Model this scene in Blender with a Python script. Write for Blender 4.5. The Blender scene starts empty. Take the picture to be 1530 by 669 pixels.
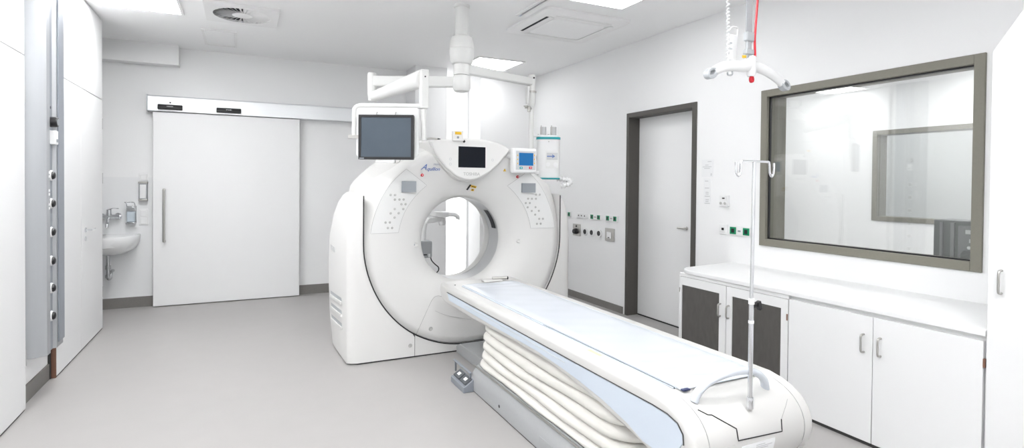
import bpy, bmesh, math, random
from mathutils import Vector, Matrix
random.seed(4)
PI = math.pi
S = bpy.context.scene
COL = S.collection
R_ = math.radians

# ------------------------------------------------------------------ camera
H = 1.41
YAW, PITCH, ROLL, FPX, CXP, CYP = 0.4567, -0.0143, 0.00852, 820.6, 765.0, 284.6
CF = Vector((math.sin(YAW)*math.cos(PITCH), math.cos(YAW)*math.cos(PITCH), math.sin(PITCH)))
_r = Vector((math.cos(YAW), -math.sin(YAW), 0)); _u = _r.cross(CF)
CR = math.cos(ROLL)*_r + math.sin(ROLL)*_u
CU = math.cos(ROLL)*_u - math.sin(ROLL)*_r
CP = Vector((0, 0, H))
cd = bpy.data.cameras.new('camera'); cam = bpy.data.objects.new('camera', cd); COL.objects.link(cam)
cam.matrix_world = Matrix(((CR.x, CU.x, -CF.x, 0), (CR.y, CU.y, -CF.y, 0), (CR.z, CU.z, -CF.z, H), (0, 0, 0, 1)))
cd.sensor_width = 36; cd.sensor_fit = 'HORIZONTAL'; cd.lens = 36*FPX/1530
cd.shift_x = 0; cd.shift_y = -(334.5-CYP)/1530; cd.clip_start = 0.02; cd.clip_end = 60
S.camera = cam
def at(x, y, ax, v):
    """point of a world plane (ax = v) seen at a photo pixel: used to measure the room"""
    d = CF + CR*((x-CXP)/FPX) - CU*((y-CYP)/FPX)
    i = 'XYZ'.index(ax)
    return CP + d*((v-CP[i])/d[i])

# ------------------------------------------------------------------ materials
def mat(name, col, rough=0.5, metal=0.0, spec=0.5, emit=0, noise=None, bump=None, coat=0, alpha=1, ecol=None):
    m = bpy.data.materials.new(name); m.use_nodes = True
    nt = m.node_tree; b = nt.nodes['Principled BSDF']
    c = (*col, 1)
    b.inputs['Base Color'].default_value = c
    b.inputs['Roughness'].default_value = rough
    b.inputs['Metallic'].default_value = metal
    b.inputs['Specular IOR Level'].default_value = spec
    if coat: b.inputs['Coat Weight'].default_value = coat; b.inputs['Coat Roughness'].default_value = 0.08
    if emit:
        b.inputs['Emission Color'].default_value = (*(ecol or col), 1); b.inputs['Emission Strength'].default_value = emit
    if noise or bump:
        tc = nt.nodes.new('ShaderNodeTexCoord'); mp = nt.nodes.new('ShaderNodeMapping')
        nt.links.new(tc.outputs['Object'], mp.inputs['Vector'])
    if noise:
        sc, amt, stretch = noise
        mp.inputs['Scale'].default_value = stretch
        n = nt.nodes.new('ShaderNodeTexNoise'); n.inputs['Scale'].default_value = sc; n.inputs['Detail'].default_value = 5
        nt.links.new(mp.outputs[0], n.inputs['Vector'])
        mx = nt.nodes.new('ShaderNodeMix'); mx.data_type = 'RGBA'
        mx.inputs[6].default_value = tuple(max(0, x*(1-amt)) for x in col)+(1,)
        mx.inputs[7].default_value = tuple(min(1, x*(1+amt)) for x in col)+(1,)
        nt.links.new(n.outputs['Fac'], mx.inputs[0]); nt.links.new(mx.outputs[2], b.inputs['Base Color'])
    if bump:
        sc, st = bump
        n2 = nt.nodes.new('ShaderNodeTexNoise'); n2.inputs['Scale'].default_value = sc
        nt.links.new(tc.outputs['Object'], n2.inputs['Vector'])
        bp = nt.nodes.new('ShaderNodeBump'); bp.inputs['Strength'].default_value = st; bp.inputs['Distance'].default_value = 0.01
        nt.links.new(n2.outputs['Fac'], bp.inputs['Height']); nt.links.new(bp.outputs[0], b.inputs['Normal'])
    return m
def glass(name, tint, ior=1.6, rough=0.0):
    m = bpy.data.materials.new(name); m.use_nodes = True
    nt = m.node_tree; nt.nodes.clear()
    o = nt.nodes.new('ShaderNodeOutputMaterial'); t = nt.nodes.new('ShaderNodeBsdfTransparent')
    g = nt.nodes.new('ShaderNodeBsdfGlossy'); mx = nt.nodes.new('ShaderNodeMixShader')
    t.inputs[0].default_value = (*tint, 1); g.inputs['Roughness'].default_value = rough
    ge = nt.nodes.new('ShaderNodeNewGeometry'); dt = nt.nodes.new('ShaderNodeVectorMath'); dt.operation = 'DOT_PRODUCT'
    nt.links.new(ge.outputs['Incoming'], dt.inputs[0]); nt.links.new(ge.outputs['Normal'], dt.inputs[1])
    def mth(op, a, b=None):
        n = nt.nodes.new('ShaderNodeMath'); n.operation = op
        for i, q in enumerate((a, b)):
            if q is None: continue
            if isinstance(q, (int, float)): n.inputs[i].default_value = q
            else: nt.links.new(q, n.inputs[i])
        return n.outputs[0]
    f0 = ((ior-1)/(ior+1))**2
    fr = mth('ADD', mth('MULTIPLY', mth('POWER', mth('SUBTRACT', 1.0, mth('ABSOLUTE', dt.outputs['Value'])), 5.0), 1-f0), f0)
    nt.links.new(fr, mx.inputs[0]); nt.links.new(t.outputs[0], mx.inputs[1]); nt.links.new(g.outputs[0], mx.inputs[2])
    nt.links.new(mx.outputs[0], o.inputs[0])
    return m
M = {}
M['wall'] = mat('wall_paint', (.875, .88, .885), .7, noise=(3, .006, (1, 1, 1)))
M['ceil'] = mat('ceiling_paint', (.955, .958, .962), .8, noise=(2, .006, (1, 1, 1)))
M['floor'] = mat('floor_vinyl', (.41, .398, .392), .42, spec=.35, noise=(6, .03, (1, 1, 1)))
M['base'] = mat('grey_skirting', (.20, .19, .18), .55, noise=(60, .1, (1, 1, 1)))
M['laminate'] = mat('white_laminate', (.81, .815, .82), .45, noise=(4, .005, (1, 1, 1)))
M['top'] = mat('worktop_laminate', (.82, .825, .83), .4, noise=(4, .004, (1, 1, 1)))
M['door'] = mat('door_laminate', (.86, .865, .87), .45, noise=(4, .005, (1, 1, 1)))
M['seam'] = mat('dark_seam', (.05, .05, .05), .7, noise=(30, .1, (1, 1, 1)))
M['gseam'] = mat('grey_seam', (.42, .42, .42), .7, noise=(30, .05, (1, 1, 1)))
M['frame'] = mat('taupe_steel_frame', (.225, .215, .18), .45, spec=.4, noise=(90, .06, (1, 1, 1)))
M['dframe'] = mat('dark_steel_frame', (.085, .08, .073), .5, spec=.4, noise=(90, .1, (1, 1, 1)))
M['alu'] = mat('brushed_aluminium', (.43, .445, .465), .42, metal=.45, noise=(30, .04, (1, 1, .05)))
M['alub'] = mat('anodised_aluminium', (.31, .335, .375), .45, metal=.4, noise=(30, .04, (1, 1, .05)))
M['rail'] = mat('satin_header', (.80, .82, .84), .3, metal=.35, noise=(20, .02, (.1, 1, 1)))
M['steel'] = mat('steel', (.55, .56, .57), .25, metal=1, noise=(40, .05, (1, 1, .1)))
M['chrome'] = mat('chrome', (.75, .76, .78), .12, metal=1, noise=(20, .02, (1, 1, 1)))
M['nickel'] = mat('nickel_handle', (.50, .49, .47), .35, metal=.9, noise=(40, .04, (1, 1, 1)))
M['gantry'] = mat('gantry_shell', (.765, .762, .752), .35, spec=.45, noise=(3, .006, (1, 1, 1)))
M['gantry2'] = mat('gantry_cover_grey', (.70, .697, .685), .4, spec=.4, noise=(3, .006, (1, 1, 1)))
M['panelw'] = mat('control_panel_film', (.78, .785, .78), .3, noise=(3, .004, (1, 1, 1)))
M['liner'] = mat('bore_window_ring', (.56, .57, .58), .35, noise=(5, .02, (1, 1, 1)))
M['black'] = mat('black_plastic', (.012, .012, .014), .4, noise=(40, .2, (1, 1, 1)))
M['screen'] = mat('dark_screen', (.006, .008, .013), .3, spec=.2, noise=(3, .1, (1, 1, 1)))
M['monscr'] = mat('monitor_screen', (.088, .112, .14), .45, spec=.25, noise=(2.5, .25, (1, 1, 1)))
M['lcd'] = mat('grey_display', (.30, .325, .35), .4, noise=(4, .03, (1, 1, 1)))
M['button'] = mat('grey_button', (.48, .48, .47), .5, noise=(20, .03, (1, 1, 1)))
M['btxt'] = mat('silver_lettering', (.52, .52, .51), .5, noise=(20, .03, (1, 1, 1)))
M['blue_txt'] = mat('blue_lettering', (.12, .20, .48), .5, noise=(20, .05, (1, 1, 1)))
M['grey_txt'] = mat('grey_lettering', (.40, .42, .48), .5, noise=(20, .05, (1, 1, 1)))
M['lt_txt'] = mat('pale_lettering', (.60, .61, .62), .5, noise=(20, .03, (1, 1, 1)))
M['paleyellow'] = mat('pale_yellow_label', (.80, .72, .38), .5, noise=(20, .05, (1, 1, 1)))
M['navy'] = mat('navy_tab', (.03, .04, .12), .5, noise=(20, .05, (1, 1, 1)))
M['red'] = mat('red_plastic', (.60, .015, .03), .35, noise=(20, .05, (1, 1, 1)))
M['yellow'] = mat('yellow_label', (.80, .50, .03), .5, noise=(20, .05, (1, 1, 1)))
M['green'] = mat('green_plastic', (.0, .27, .12), .45, noise=(20, .05, (1, 1, 1)))
M['teal'] = mat('teal_band', (.02, .36, .40), .4, noise=(20, .03, (1, 1, 1)))
M['bluelcd'] = mat('blue_display', (.005, .10, .28), .35, noise=(6, .1, (1, 1, 1)), emit=.10, ecol=(.0, .22, .55))
M['plastic'] = mat('white_plastic', (.83, .835, .84), .35, noise=(5, .006, (1, 1, 1)))
M['armw'] = mat('arm_lacquer', (.76, .765, .755), .38, noise=(5, .006, (1, 1, 1)))
M['table'] = mat('table_shell', (.625, .62, .608), .35, spec=.45, noise=(3, .006, (1, 1, 1)))
M['bluep'] = mat('pale_blue_panel', (.58, .645, .73), .4, noise=(3, .01, (1, 1, 1)))
M['bellow'] = mat('bellows_vinyl', (.75, .738, .70), .5, spec=.35, noise=(5, .02, (1, 1, 1)), bump=(25, .08))
M['tbase'] = mat('table_base_grey', (.40, .41, .42), .5, noise=(80, .04, (1, 1, 1)))
M['matt'] = mat('mattress_vinyl', (.60, .635, .69), .26, coat=.0, noise=(3, .012, (1, 1, 1)))
M['film'] = glass('clear_film', (.99, .99, .995), 1.4, .12)
M['pedal'] = mat('dark_grey_pedal', (.09, .10, .11), .5, noise=(40, .1, (1, 1, 1)))
M['cabdark'] = mat('dark_wood_grain_panel', (.088, .083, .078), .5, noise=(40, .25, (1, 1, .35)))
M['copper'] = mat('copper_brown_edge', (.20, .10, .065), .5, noise=(30, .1, (1, 1, 1)))
M['ceramic'] = mat('sink_ceramic', (.84, .85, .855), .12, spec=.6, noise=(3, .004, (1, 1, 1)))
M['splash'] = mat('splash_panel', (.83, .84, .85), .3, noise=(3, .004, (1, 1, 1)))
M['dispcl'] = mat('bluegrey_bottle', (.55, .62, .68), .3, noise=(8, .05, (1, 1, 1)))
M['light'] = mat('light_diffuser', (1, 1, 1), .5, emit=11.5, noise=(3, .001, (1, 1, 1)))
M['light2'] = mat('light_diffuser_dimmed', (1, 1, 1), .5, emit=5.0, noise=(3, .001, (1, 1, 1)))
M['light3'] = mat('added_diffuser_control_room', (1, 1, 1), .5, emit=8.5, noise=(3, .001, (1, 1, 1)))
M['light4'] = mat('light_diffuser_low', (1, 1, 1), .5, emit=3.6, noise=(3, .001, (1, 1, 1)))
M['glowpane'] = mat('added_glow_pane', (1, 1, 1), .5, emit=.55, noise=(3, .001, (1, 1, 1)))  # even glow put in to whiten the back wall recess
M['grille'] = mat('diffuser_white', (.88, .88, .88), .5, noise=(5, .01, (1, 1, 1)))
M['strap'] = mat('grey_webbing', (.42, .44, .46), .7, noise=(200, .1, (1, 1, 1)))
M['hookg'] = mat('grey_hook', (.45, .47, .49), .4, noise=(10, .03, (1, 1, 1)))
M['paper'] = mat('white_paper', (.84, .85, .86), .7, noise=(10, .01, (1, 1, 1)))
M['pc'] = mat('charcoal_case', (.055, .065, .065), .45, noise=(30, .15, (1, 1, 1)))
M['pcs'] = mat('charcoal_case_grey', (.16, .17, .17), .45, noise=(30, .1, (1, 1, 1)))
M['glass'] = glass('shielding_glass', (.965, .975, .97), 2.0)
M['tube_gl'] = mat('clear_grey_syringe', (.55, .56, .57), .2, noise=(8, .05, (1, 1, 1)))
M['dark'] = mat('dark_cavity', (.03, .032, .04), .9, noise=(10, .1, (1, 1, 1)))

# ------------------------------------------------------------------ mesh builder
def cat(pts, n=8, closed=False):
    """catmull-rom through points"""
    P = [Vector(p) for p in pts]; out = []; L = len(P)
    rng = range(L if closed else L-1)
    for i in rng:
        if closed: a, b, c, d = P[(i-1) % L], P[i], P[(i+1) % L], P[(i+2) % L]
        else: a, b, c, d = P[max(i-1, 0)], P[i], P[i+1], P[min(i+2, L-1)]
        for k in range(n):
            t = k/n
            out.append(.5*((2*b)+(c-a)*t+(2*a-5*b+4*c-d)*t*t+(3*b-a-3*c+d)*t**3))
    if not closed: out.append(P[-1])
    return out
class MB:
    def __init__(s): s.bm = bmesh.new()
    def v(s, p): return s.bm.verts.new(p)
    def f(s, vs):
        try: return s.bm.faces.new(vs)
        except ValueError: return None
    def box(s, x0, x1, y0, y1, z0, z1):
        a = [s.v((x, y, z)) for z in (z0, z1) for x, y in ((x0, y0), (x1, y0), (x1, y1), (x0, y1))]
        for q in ((3, 2, 1, 0), (4, 5, 6, 7), (0, 1, 5, 4), (1, 2, 6, 5), (2, 3, 7, 6), (3, 0, 4, 7)): s.f([a[i] for i in q])
        return s
    def obox(s, c, ax, ay, az, hx, hy, hz):
        c = Vector(c); ax, ay, az = Vector(ax).normalized(), Vector(ay).normalized(), Vector(az).normalized()
        a = [s.v(c+ax*sx*hx+ay*sy*hy+az*sz*hz) for sz in (-1, 1) for sx, sy in ((-1, -1), (1, -1), (1, 1), (-1, 1))]
        for q in ((3, 2, 1, 0), (4, 5, 6, 7), (0, 1, 5, 4), (1, 2, 6, 5), (2, 3, 7, 6), (3, 0, 4, 7)): s.f([a[i] for i in q])
        return s
    def prism(s, poly, ax, a0, a1):
        """poly in the two other axes (x,y,z order), extruded along ax"""
        def p(q, w):
            return {'X': (w, q[0], q[1]), 'Y': (q[0], w, q[1]), 'Z': (q[0], q[1], w)}[ax]
        A = [s.v(p(q, a0)) for q in poly]; B = [s.v(p(q, a1)) for q in poly]; n = len(poly)
        s.f(A[::-1]); s.f(B)
        for i in range(n): s.f([A[i], A[(i+1) % n], B[(i+1) % n], B[i]])
        return s
    def rings(s, rings, closed=True, cap=True):
        V = [[s.v(p) for p in r] for r in rings]
        n = len(V[0])
        for a, b in zip(V, V[1:]):
            for i in range(n if closed else n-1): s.f([a[i], a[(i+1) % n], b[(i+1) % n], b[i]])
        if cap and closed: s.f(V[0][::-1]); s.f(V[-1])
        return V
    def tube(s, pts, r, n=10, closed=False, flat=None):
        P = [Vector(p) for p in pts]; L = len(P); rings = []
        up = None
        for i, p in enumerate(P):
            if closed: t = (P[(i+1) % L]-P[i-1])
            else: t = P[min(i+1, L-1)]-P[max(i-1, 0)]
            t.normalize()
            if up is None:
                up = Vector((0, 0, 1)) if abs(t.z) < .9 else Vector((0, 1, 0))
            u = (up-t*up.dot(t)).normalized(); w = t.cross(u); up = u
            rr = r[i] if isinstance(r, (list, tuple)) else r
            fu, fw = flat or (1, 1)
            rings.append([p+u*math.cos(2*PI*k/n)*rr*fu+w*math.sin(2*PI*k/n)*rr*fw for k in range(n)])
        if closed:
            rings.append(rings[0]); s.rings(rings, cap=False); bmesh.ops.remove_doubles(s.bm, verts=s.bm.verts, dist=1e-6)
        else: s.rings(rings)
        return s
    def cyl(s, p0, p1, r0, r1=None, n=20):
        r1 = r0 if r1 is None else r1
        return s.tube([p0, p1], [r0, r1], n)
    def lathe(s, prof, c, ax='Z', n=32, closedprof=False, cap=True):
        """prof: (r, h) pairs about the axis through c"""
        c = Vector(c); rings = []
        for r, h in prof:
            ring = []
            for k in range(n):
                a = 2*PI*k/n; x, y = r*math.cos(a), r*math.sin(a)
                ring.append(c+Vector({'Z': (x, y, h), 'Y': (x, h, y), 'X': (h, x, y)}[ax]))
            rings.append(ring)
        if closedprof: rings.append(rings[0])
        s.rings(rings, cap=cap and not closedprof)
        if closedprof: bmesh.ops.remove_doubles(s.bm, verts=s.bm.verts, dist=1e-6)
        return s
    def grid(s, G):
        V = [[s.v(p) for p in row] for row in G]
        for a, b in zip(V, V[1:]):
            for i in range(len(a)-1): s.f([a[i], a[i+1], b[i+1], b[i]])
        return V
OFF = {}
def link(name, me, m, parent):
    o = bpy.data.objects.new(name, me); COL.objects.link(o)
    if m: me.materials.append(m)
    if parent: o.parent = parent
    return o
def obj(name, mb, m, parent=None, loc=None, bevel=0, seg=2, ang=35, smooth=True, recalc=True):
    off = OFF[parent.name] if parent else Vector(loc or (0, 0, 0))
    if recalc: bmesh.ops.recalc_face_normals(mb.bm, faces=mb.bm.faces)
    bmesh.ops.translate(mb.bm, verts=mb.bm.verts, vec=-off)
    me = bpy.data.meshes.new(name); mb.bm.to_mesh(me); mb.bm.free()
    if smooth:
        for p in me.polygons: p.use_smooth = True
        me.set_sharp_from_angle(angle=R_(ang))
    o = link(name, me, M[m] if isinstance(m, str) else m, parent)
    if not parent: o.location = off
    OFF[o.name] = off
    if bevel:
        b = o.modifiers.new('bevel', 'BEVEL'); b.width = bevel; b.segments = seg; b.limit_method = 'ANGLE'; b.angle_limit = R_(ang)
    return o
def thing(name, label, category, loc, group=None):
    o = bpy.data.objects.new(name, None); COL.objects.link(o); o.location = loc; o.empty_display_size = .05
    OFF[o.name] = Vector(loc); return tag(o, label, category, group)
def tag(o, label, category, group=None):
    o['label'] = label; o['category'] = category
    if group: o['group'] = group
    return o
def struct(name, mb, m, bevel=0, **k):
    o = obj(name, mb, m, bevel=bevel, **k); o['kind'] = 'structure'; return o
def dup(root, loc, label, group=None, rotz=None):
    r = root.copy(); COL.objects.link(r); r.location = loc; r['label'] = label
    if group: r['group'] = group
    if rotz is not None: r.rotation_euler = (0, 0, rotz)
    for ch in list(root.children):
        c = ch.copy(); COL.objects.link(c); c.parent = r
        for g in list(ch.children):
            d = g.copy(); COL.objects.link(d); d.parent = c
    OFF[r.name] = Vector(loc)
    return r
def text(name, body, size, pos, face, m, parent, shear=0, align='CENTER', bold=0.0, depth=0.0008):
    cu = bpy.data.curves.new(name, 'FONT'); cu.body = body; cu.size = size; cu.shear = shear
    cu.align_x = align; cu.align_y = 'CENTER'; cu.extrude = depth; cu.offset = bold
    t = bpy.data.objects.new(name, cu); COL.objects.link(t)
    bpy.context.view_layer.update()
    me = bpy.data.meshes.new_from_object(t.evaluated_get(bpy.context.evaluated_depsgraph_get()))
    bpy.data.objects.remove(t); bpy.data.curves.remove(cu)
    ax, ay = {'-Y': ((1, 0, 0), (0, 0, 1)), '-X': ((0, -1, 0), (0, 0, 1)), '+Z': ((1, 0, 0), (0, 1, 0))}[face] if isinstance(face, str) else face
    ax, ay = Vector(ax), Vector(ay); az = ax.cross(ay); p = Vector(pos)-OFF[parent.name]
    me.transform(Matrix(((ax.x, ay.x, az.x, p.x), (ax.y, ay.y, az.y, p.y), (ax.z, ay.z, az.z, p.z), (0, 0, 0, 1))))
    me.materials.clear()
    o = link(name, me, M[m], parent); OFF[o.name] = OFF[parent.name]
    return o

# ------------------------------------------------------------------ room
XR, YB, ZC, XL = 3.709, 7.27, 2.9, -1.18
XF = 7.55                                        # far wall of the control room
struct('floor', MB().box(-2.2, 10.2, -1.6, 7.9, -.12, 0), 'floor')
struct('ceiling', MB().box(-2.2, 10.2, -1.6, 7.9, ZC, ZC+.12), 'ceil')
# back wall with a tall opening for the added glowing pane
w = MB().box(-2.2, 2.41, YB, YB+.5, 0, ZC).box(2.88, 10.2, YB, YB+.5, 0, ZC)
struct('wall_back', w, 'wall')
struct('trim_3', MB().box(1.98, 2.405, 6.85, YB, 0, ZC), 'wall')
struct('trim_4', MB().box(2.885, XR, 6.85, YB, 0, ZC), 'wall')
wn = struct('added_glow_strip', MB().box(2.41, 2.88, YB+.06, YB+.12, 0.02, ZC), 'glowpane')  # glowing pane added to keep the recess white, no known window
o = obj('window_frame', MB().box(2.41, 2.43, YB+.01, YB+.06, 0, ZC).box(2.86, 2.88, YB+.01, YB+.06, 0, ZC), 'wall', wn)  # jambs of the added glowing pane
struct('wall_left', MB().box(-2.2, -1.9, -1.6, YB, 0, ZC), 'wall')
struct('wall_front', MB().box(-1.9, XR+.2, -1.6, -1.3, 0, ZC), 'wall')
# right wall with door and window openings
DY0, DY1, DZ = 3.775, 4.735, 2.14
WY0, WY1, WZ0, WZ1 = 1.60, 3.04, .945, 2.14
T = .2
w = MB()
w.box(XR, XR+T, DY1, YB, 0, ZC).box(XR, XR+T, DY0, DY1, DZ, ZC).box(XR, XR+T, WY1, DY0, 0, ZC)
w.box(XR, XR+T, WY0, WY1, 0, WZ0).box(XR, XR+T, WY0, WY1, WZ1, ZC).box(XR, XR+T, -1.3, WY0, 0, ZC)
struct('wall_right', w, 'wall')
# soffit box at the back left
sc = at(267, 97.5, 'Y', 7.12)
struct('trim_1', MB().box(-1.9, sc.x, 7.12, YB, sc.z, ZC), 'wall')
# baseboards
def baseboard(name, *boxes):
    w = MB()
    for b in boxes: w.box(*b)
    return struct(name, w, 'base')
baseboard('baseboard_back', (-1.9, 1.98, YB-.015, YB, 0, .115))
baseboard('baseboard_right', (XR-.012, XR, DY1+.06, 6.85, 0, .075), (XR-.012, XR, 3.33, DY0-.06, 0, .075))
# splash panel behind the sink
struct('trim_2', MB().box(-1.9, -.9, YB-.008, YB, .115, 1.435), 'splash')

# control room beyond the window
struct('wall_control_far', MB().box(XF, XF+.2, -1.3, 2.2, 0, ZC).box(XF, XF+.2, 4.46, YB, 0, ZC).box(XF, XF+.2, 2.2, 4.46, 0, .95).box(XF, XF+.2, 2.2, 4.46, 2.14, ZC), 'wall')
struct('wall_control_front', MB().box(XR+T, 10.2, -1.6, -1.3, 0, ZC), 'wall')
struct('wall_control_outer', MB().box(10.0, 10.2, -1.3, YB, 0, ZC), 'wall')
wn = struct('window_3', MB().box(XF+.02, XF+.03, 2.26, 4.40, 1.01, 2.08), 'glass')
fr = MB()
for y0, y1, z0, z1 in ((2.2, 2.26, .95, 2.14), (4.40, 4.46, .95, 2.14), (2.26, 4.40, .95, 1.01), (2.26, 4.40, 2.08, 2.14)):
    fr.box(XF-.015, XF+.21, y0, y1, z0, z1)
obj('window_frame', fr, 'frame', wn, bevel=.003)

# ------------------------------------------------------------------ observation window (right wall)
wn = struct('window_2', MB().box(XR+.035, XR+.05, WY0+.03, WY1-.03, WZ0+.03, WZ1-.03), 'glass')
fr = MB()
fw = .055
yo0, yo1, zo0, zo1 = 1.585, 3.053, .93, 2.155
for y0, y1, z0, z1 in ((yo0, yo0+fw, zo0, zo1), (yo1-fw, yo1, zo0, zo1), (yo0+fw, yo1-fw, zo0, zo0+fw), (yo0+fw, yo1-fw, zo1-fw, zo1)):
    fr.box(XR-.014, XR+.032, y0, y1, z0, z1)
obj('window_frame', fr, 'frame', wn, bevel=.003)
g = MB(); a = .009
for y0, y1, z0, z1 in ((yo0+fw, yo0+fw+a, zo0+fw, zo1-fw), (yo1-fw-a, yo1-fw, zo0+fw, zo1-fw), (yo0+fw+a, yo1-fw-a, zo0+fw, zo0+fw+a), (yo0+fw+a, yo1-fw-a, zo1-fw-a, zo1-fw)):
    g.box(XR+.015, XR+.034, y0, y1, z0, z1)
obj('glazing_gasket', g, 'black', wn)
fr = MB()
for y0, y1, z0, z1 in ((WY0, WY0+.03, WZ0, WZ1), (WY1-.03, WY1, WZ0, WZ1), (WY0+.03, WY1-.03, WZ0, WZ0+.03), (WY0+.03, WY1-.03, WZ1-.03, WZ1)):
    fr.box(XR+.052, XR+T+.03, y0, y1, z0, z1)
obj('window_lining', fr, 'frame', wn, bevel=.003)

# ------------------------------------------------------------------ door in the right wall
dr = struct('door_1', MB().box(XR+.135, XR+.175, DY0+.02, DY1-.02, .012, DZ-.02), 'door')
fr = MB()
for y0, y1, z0, z1 in ((DY0-.03, DY0+.025, 0, DZ+.02), (DY1-.025, DY1+.02, 0, DZ+.02)):
    fr.box(XR-.012, XR+.13, y0, y1, z0, z1)
fr.box(XR-.012, XR+.13, DY0+.025, DY1-.025, DZ-.03, DZ+.02)
obj('door_frame', fr, 'dframe', dr, bevel=.003)
h = MB().tube([(XR+.135, 3.995, .985), (XR+.09, 3.995, .985)], .009, 10)
h.tube([(XR+.09, 3.985, .985), (XR+.088, 4.075, .985)], .009, 10)
h.cyl((XR+.135, 3.995, .985), (XR+.131, 3.995, .985), .016)
obj('door_handle', h, 'nickel', dr)
h = MB().box(XR+.128, XR+.16, DY0+.025, DY1-.025, 0.0, .012); obj('door_seal', h, 'black', dr)

# ------------------------------------------------------------------ sliding door on the back wall
dr = struct('door_2', MB().box(-.883, .629, 7.17, 7.215, .008, 2.16), 'door', bevel=.003)
h = MB()
h.tube(cat([(-.775, 7.17, 1.30), (-.775, 7.125, 1.30), (-.775, 7.115, 1.27), (-.775, 7.115, 1.02), (-.775, 7.115, .76), (-.775, 7.125, .73), (-.775, 7.17, .73)], 4), .013, 10)
obj('door_handle', h, 'nickel', dr)
hd = obj('sliding_door_header', MB().prism([(7.135, 2.165), (YB, 2.165), (YB, 2.34), (7.155, 2.34), (7.135, 2.325)], 'X', -.93, 1.72), 'rail', loc=(.4, 7.2, 2.165), bevel=.004)
tag(hd, 'satin aluminium header rail above the wide white sliding door', 'door rail')
obj('end_cap', MB().box(-.938, -.93, 7.132, YB, 2.162, 2.342), 'alu', hd)
def sensor(x0, x1, label):
    t = thing('door_sensor', label, 'sensor', ((x0+x1)/2, 7.135, 2.2), 'motion sensors on the door header')
    t.location.z = 2.185; OFF[t.name] = Vector(t.location)
    obj('housing', MB().prism([(7.1345, 2.182), (7.098, 2.185), (7.095, 2.205), (7.11, 2.235), (7.1345, 2.242)], 'X', x0, x1), 'black', t, bevel=.006)
    xm = (x0+x1)/2
    obj('status_strip', MB().box(xm-.03, xm+.03, 7.1005, 7.106, 2.213, 2.219), 'steel', t)
    return t
sensor(-.832, -.598, 'black motion sensor at the left end of the silver door header')
sensor(-.265, -.012, 'black motion sensor nearer the middle of the silver door header')
obj('indicator', MB().cyl((-.715, 7.14, 2.262), (-.715, 7.128, 2.262), .009), 'black', hd)

# ------------------------------------------------------------------ ceiling lights
def clight(x, y, label, on=True, sx=.62, sy=.62, m='light'):
    t = thing('ceiling_light', label, 'ceiling light', (x, y, ZC-.012), 'square ceiling light panels')
    w = MB(); a, b = sx/2, sy/2; e = .022
    for x0, x1, y0, y1 in ((-a, a, -b, -b+e), (-a, a, b-e, b), (-a, -a+e, -b+e, b-e), (a-e, a, -b+e, b-e)):
        w.box(x+x0, x+x1, y+y0, y+y1, ZC-.012, ZC)
    obj('frame', w, 'grille', t)
    obj('diffuser', MB().box(x-a+e, x+a-e, y-b+e, y+b-e, ZC-.008, ZC-.001), m, t)
    return t
L0 = clight(-.78, 5.46, 'white square ceiling light panel above the left cupboards')
L1 = clight(2.60, 3.51, 'square ceiling light panel in front of the air conditioner cassette', m='light2')
clight(2.81, 6.32, 'square ceiling light panel behind the ceiling column by the back wall', m='light4')
dup(L1, (2.0, .5, ZC-.012), 'added unseen square ceiling light panel nearest the tall cupboard')  # unseen panel, added for more light
for x, y, lb in ((-.40, 3.95, 'square ceiling light panel above the nearest left cupboard'),
                 (-.5, 2.0, 'added unseen square ceiling light panel in the left row over the near open floor'),
                 (1.0, 1.6, 'added unseen square ceiling light panel in the middle row over the near open floor'),
                 
                 (-.2, .1, 'added unseen square ceiling light panel farthest forward in the left row'),
                 (1.0, -.4, 'added unseen square ceiling light panel farthest forward in the middle row')):
    dup(L0, (x, y, ZC-.012), lb)  # all but the first are unseen panels added to light the room
L3 = clight(6.6, 1.2, 'added unseen square ceiling light panel in the front far corner of the control room', m='light3')  # control room panels are unseen, added to brighten the view through the glass
for x, y, lb in ((5.2, 4.6, 'added unseen square ceiling light panel in the control room beyond its desk'), (6.7, 3.0, 'added unseen square ceiling light panel in front of the far control room window'), (5.2, 1.2, 'added unseen square ceiling light panel above the dark computer case'), (8.8, 1.5, 'added unseen square ceiling light panel in the front of the room beyond the control room'), (8.8, 5.0, 'added unseen square ceiling light panel in the back of the room beyond the control room'), (5.2, 2.9, 'added unseen square ceiling light panel in the control room near its window'),
                 (6.6, 5.2, 'added unseen square ceiling light panel in the far corner of the control room'),
                 (8.8, 3.2, 'added unseen square ceiling light panel beyond the control room')):
    dup(L3, (x, y, ZC-.012), lb)

# ------------------------------------------------------------------ swirl diffuser, hatch, air conditioner
t = thing('swirl_air_diffuser', 'square white ceiling air diffuser with a swirl of dark slots', 'air vent', (0, 5.5, ZC-.03))
cx, cy, a = .0, 5.50, .295
w = MB(); n = 48; Rr = .235
inn = [(cx+Rr*math.cos(2*PI*k/n), cy+Rr*math.sin(2*PI*k/n)) for k in range(n)]
def sq(k):
    c, s = math.cos(2*PI*k/n), math.sin(2*PI*k/n); m_ = max(abs(c), abs(s)); return (cx+a*c/m_, cy+a*s/m_)
w.rings([[(*p, ZC-.022) for p in inn], [(*sq(k), ZC-.022) for k in range(n)], [(*sq(k), ZC) for k in range(n)], [(*p, ZC) for p in inn], [(*p, ZC-.022) for p in inn]], cap=False)
bmesh.ops.remove_doubles(w.bm, verts=w.bm.verts, dist=1e-5)
obj('face_plate', w, 'grille', t)
obj('cavity', MB().cyl((cx, cy, ZC-.002), (cx, cy, ZC-.0005), Rr-.001, n=48), 'dark', t)
obj('hub', MB().lathe([(.001, -.024), (.06, -.024), (.085, -.019), (.085, -.003), (.001, -.003)], (cx, cy, ZC), n=32), 'grille', t)
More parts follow.
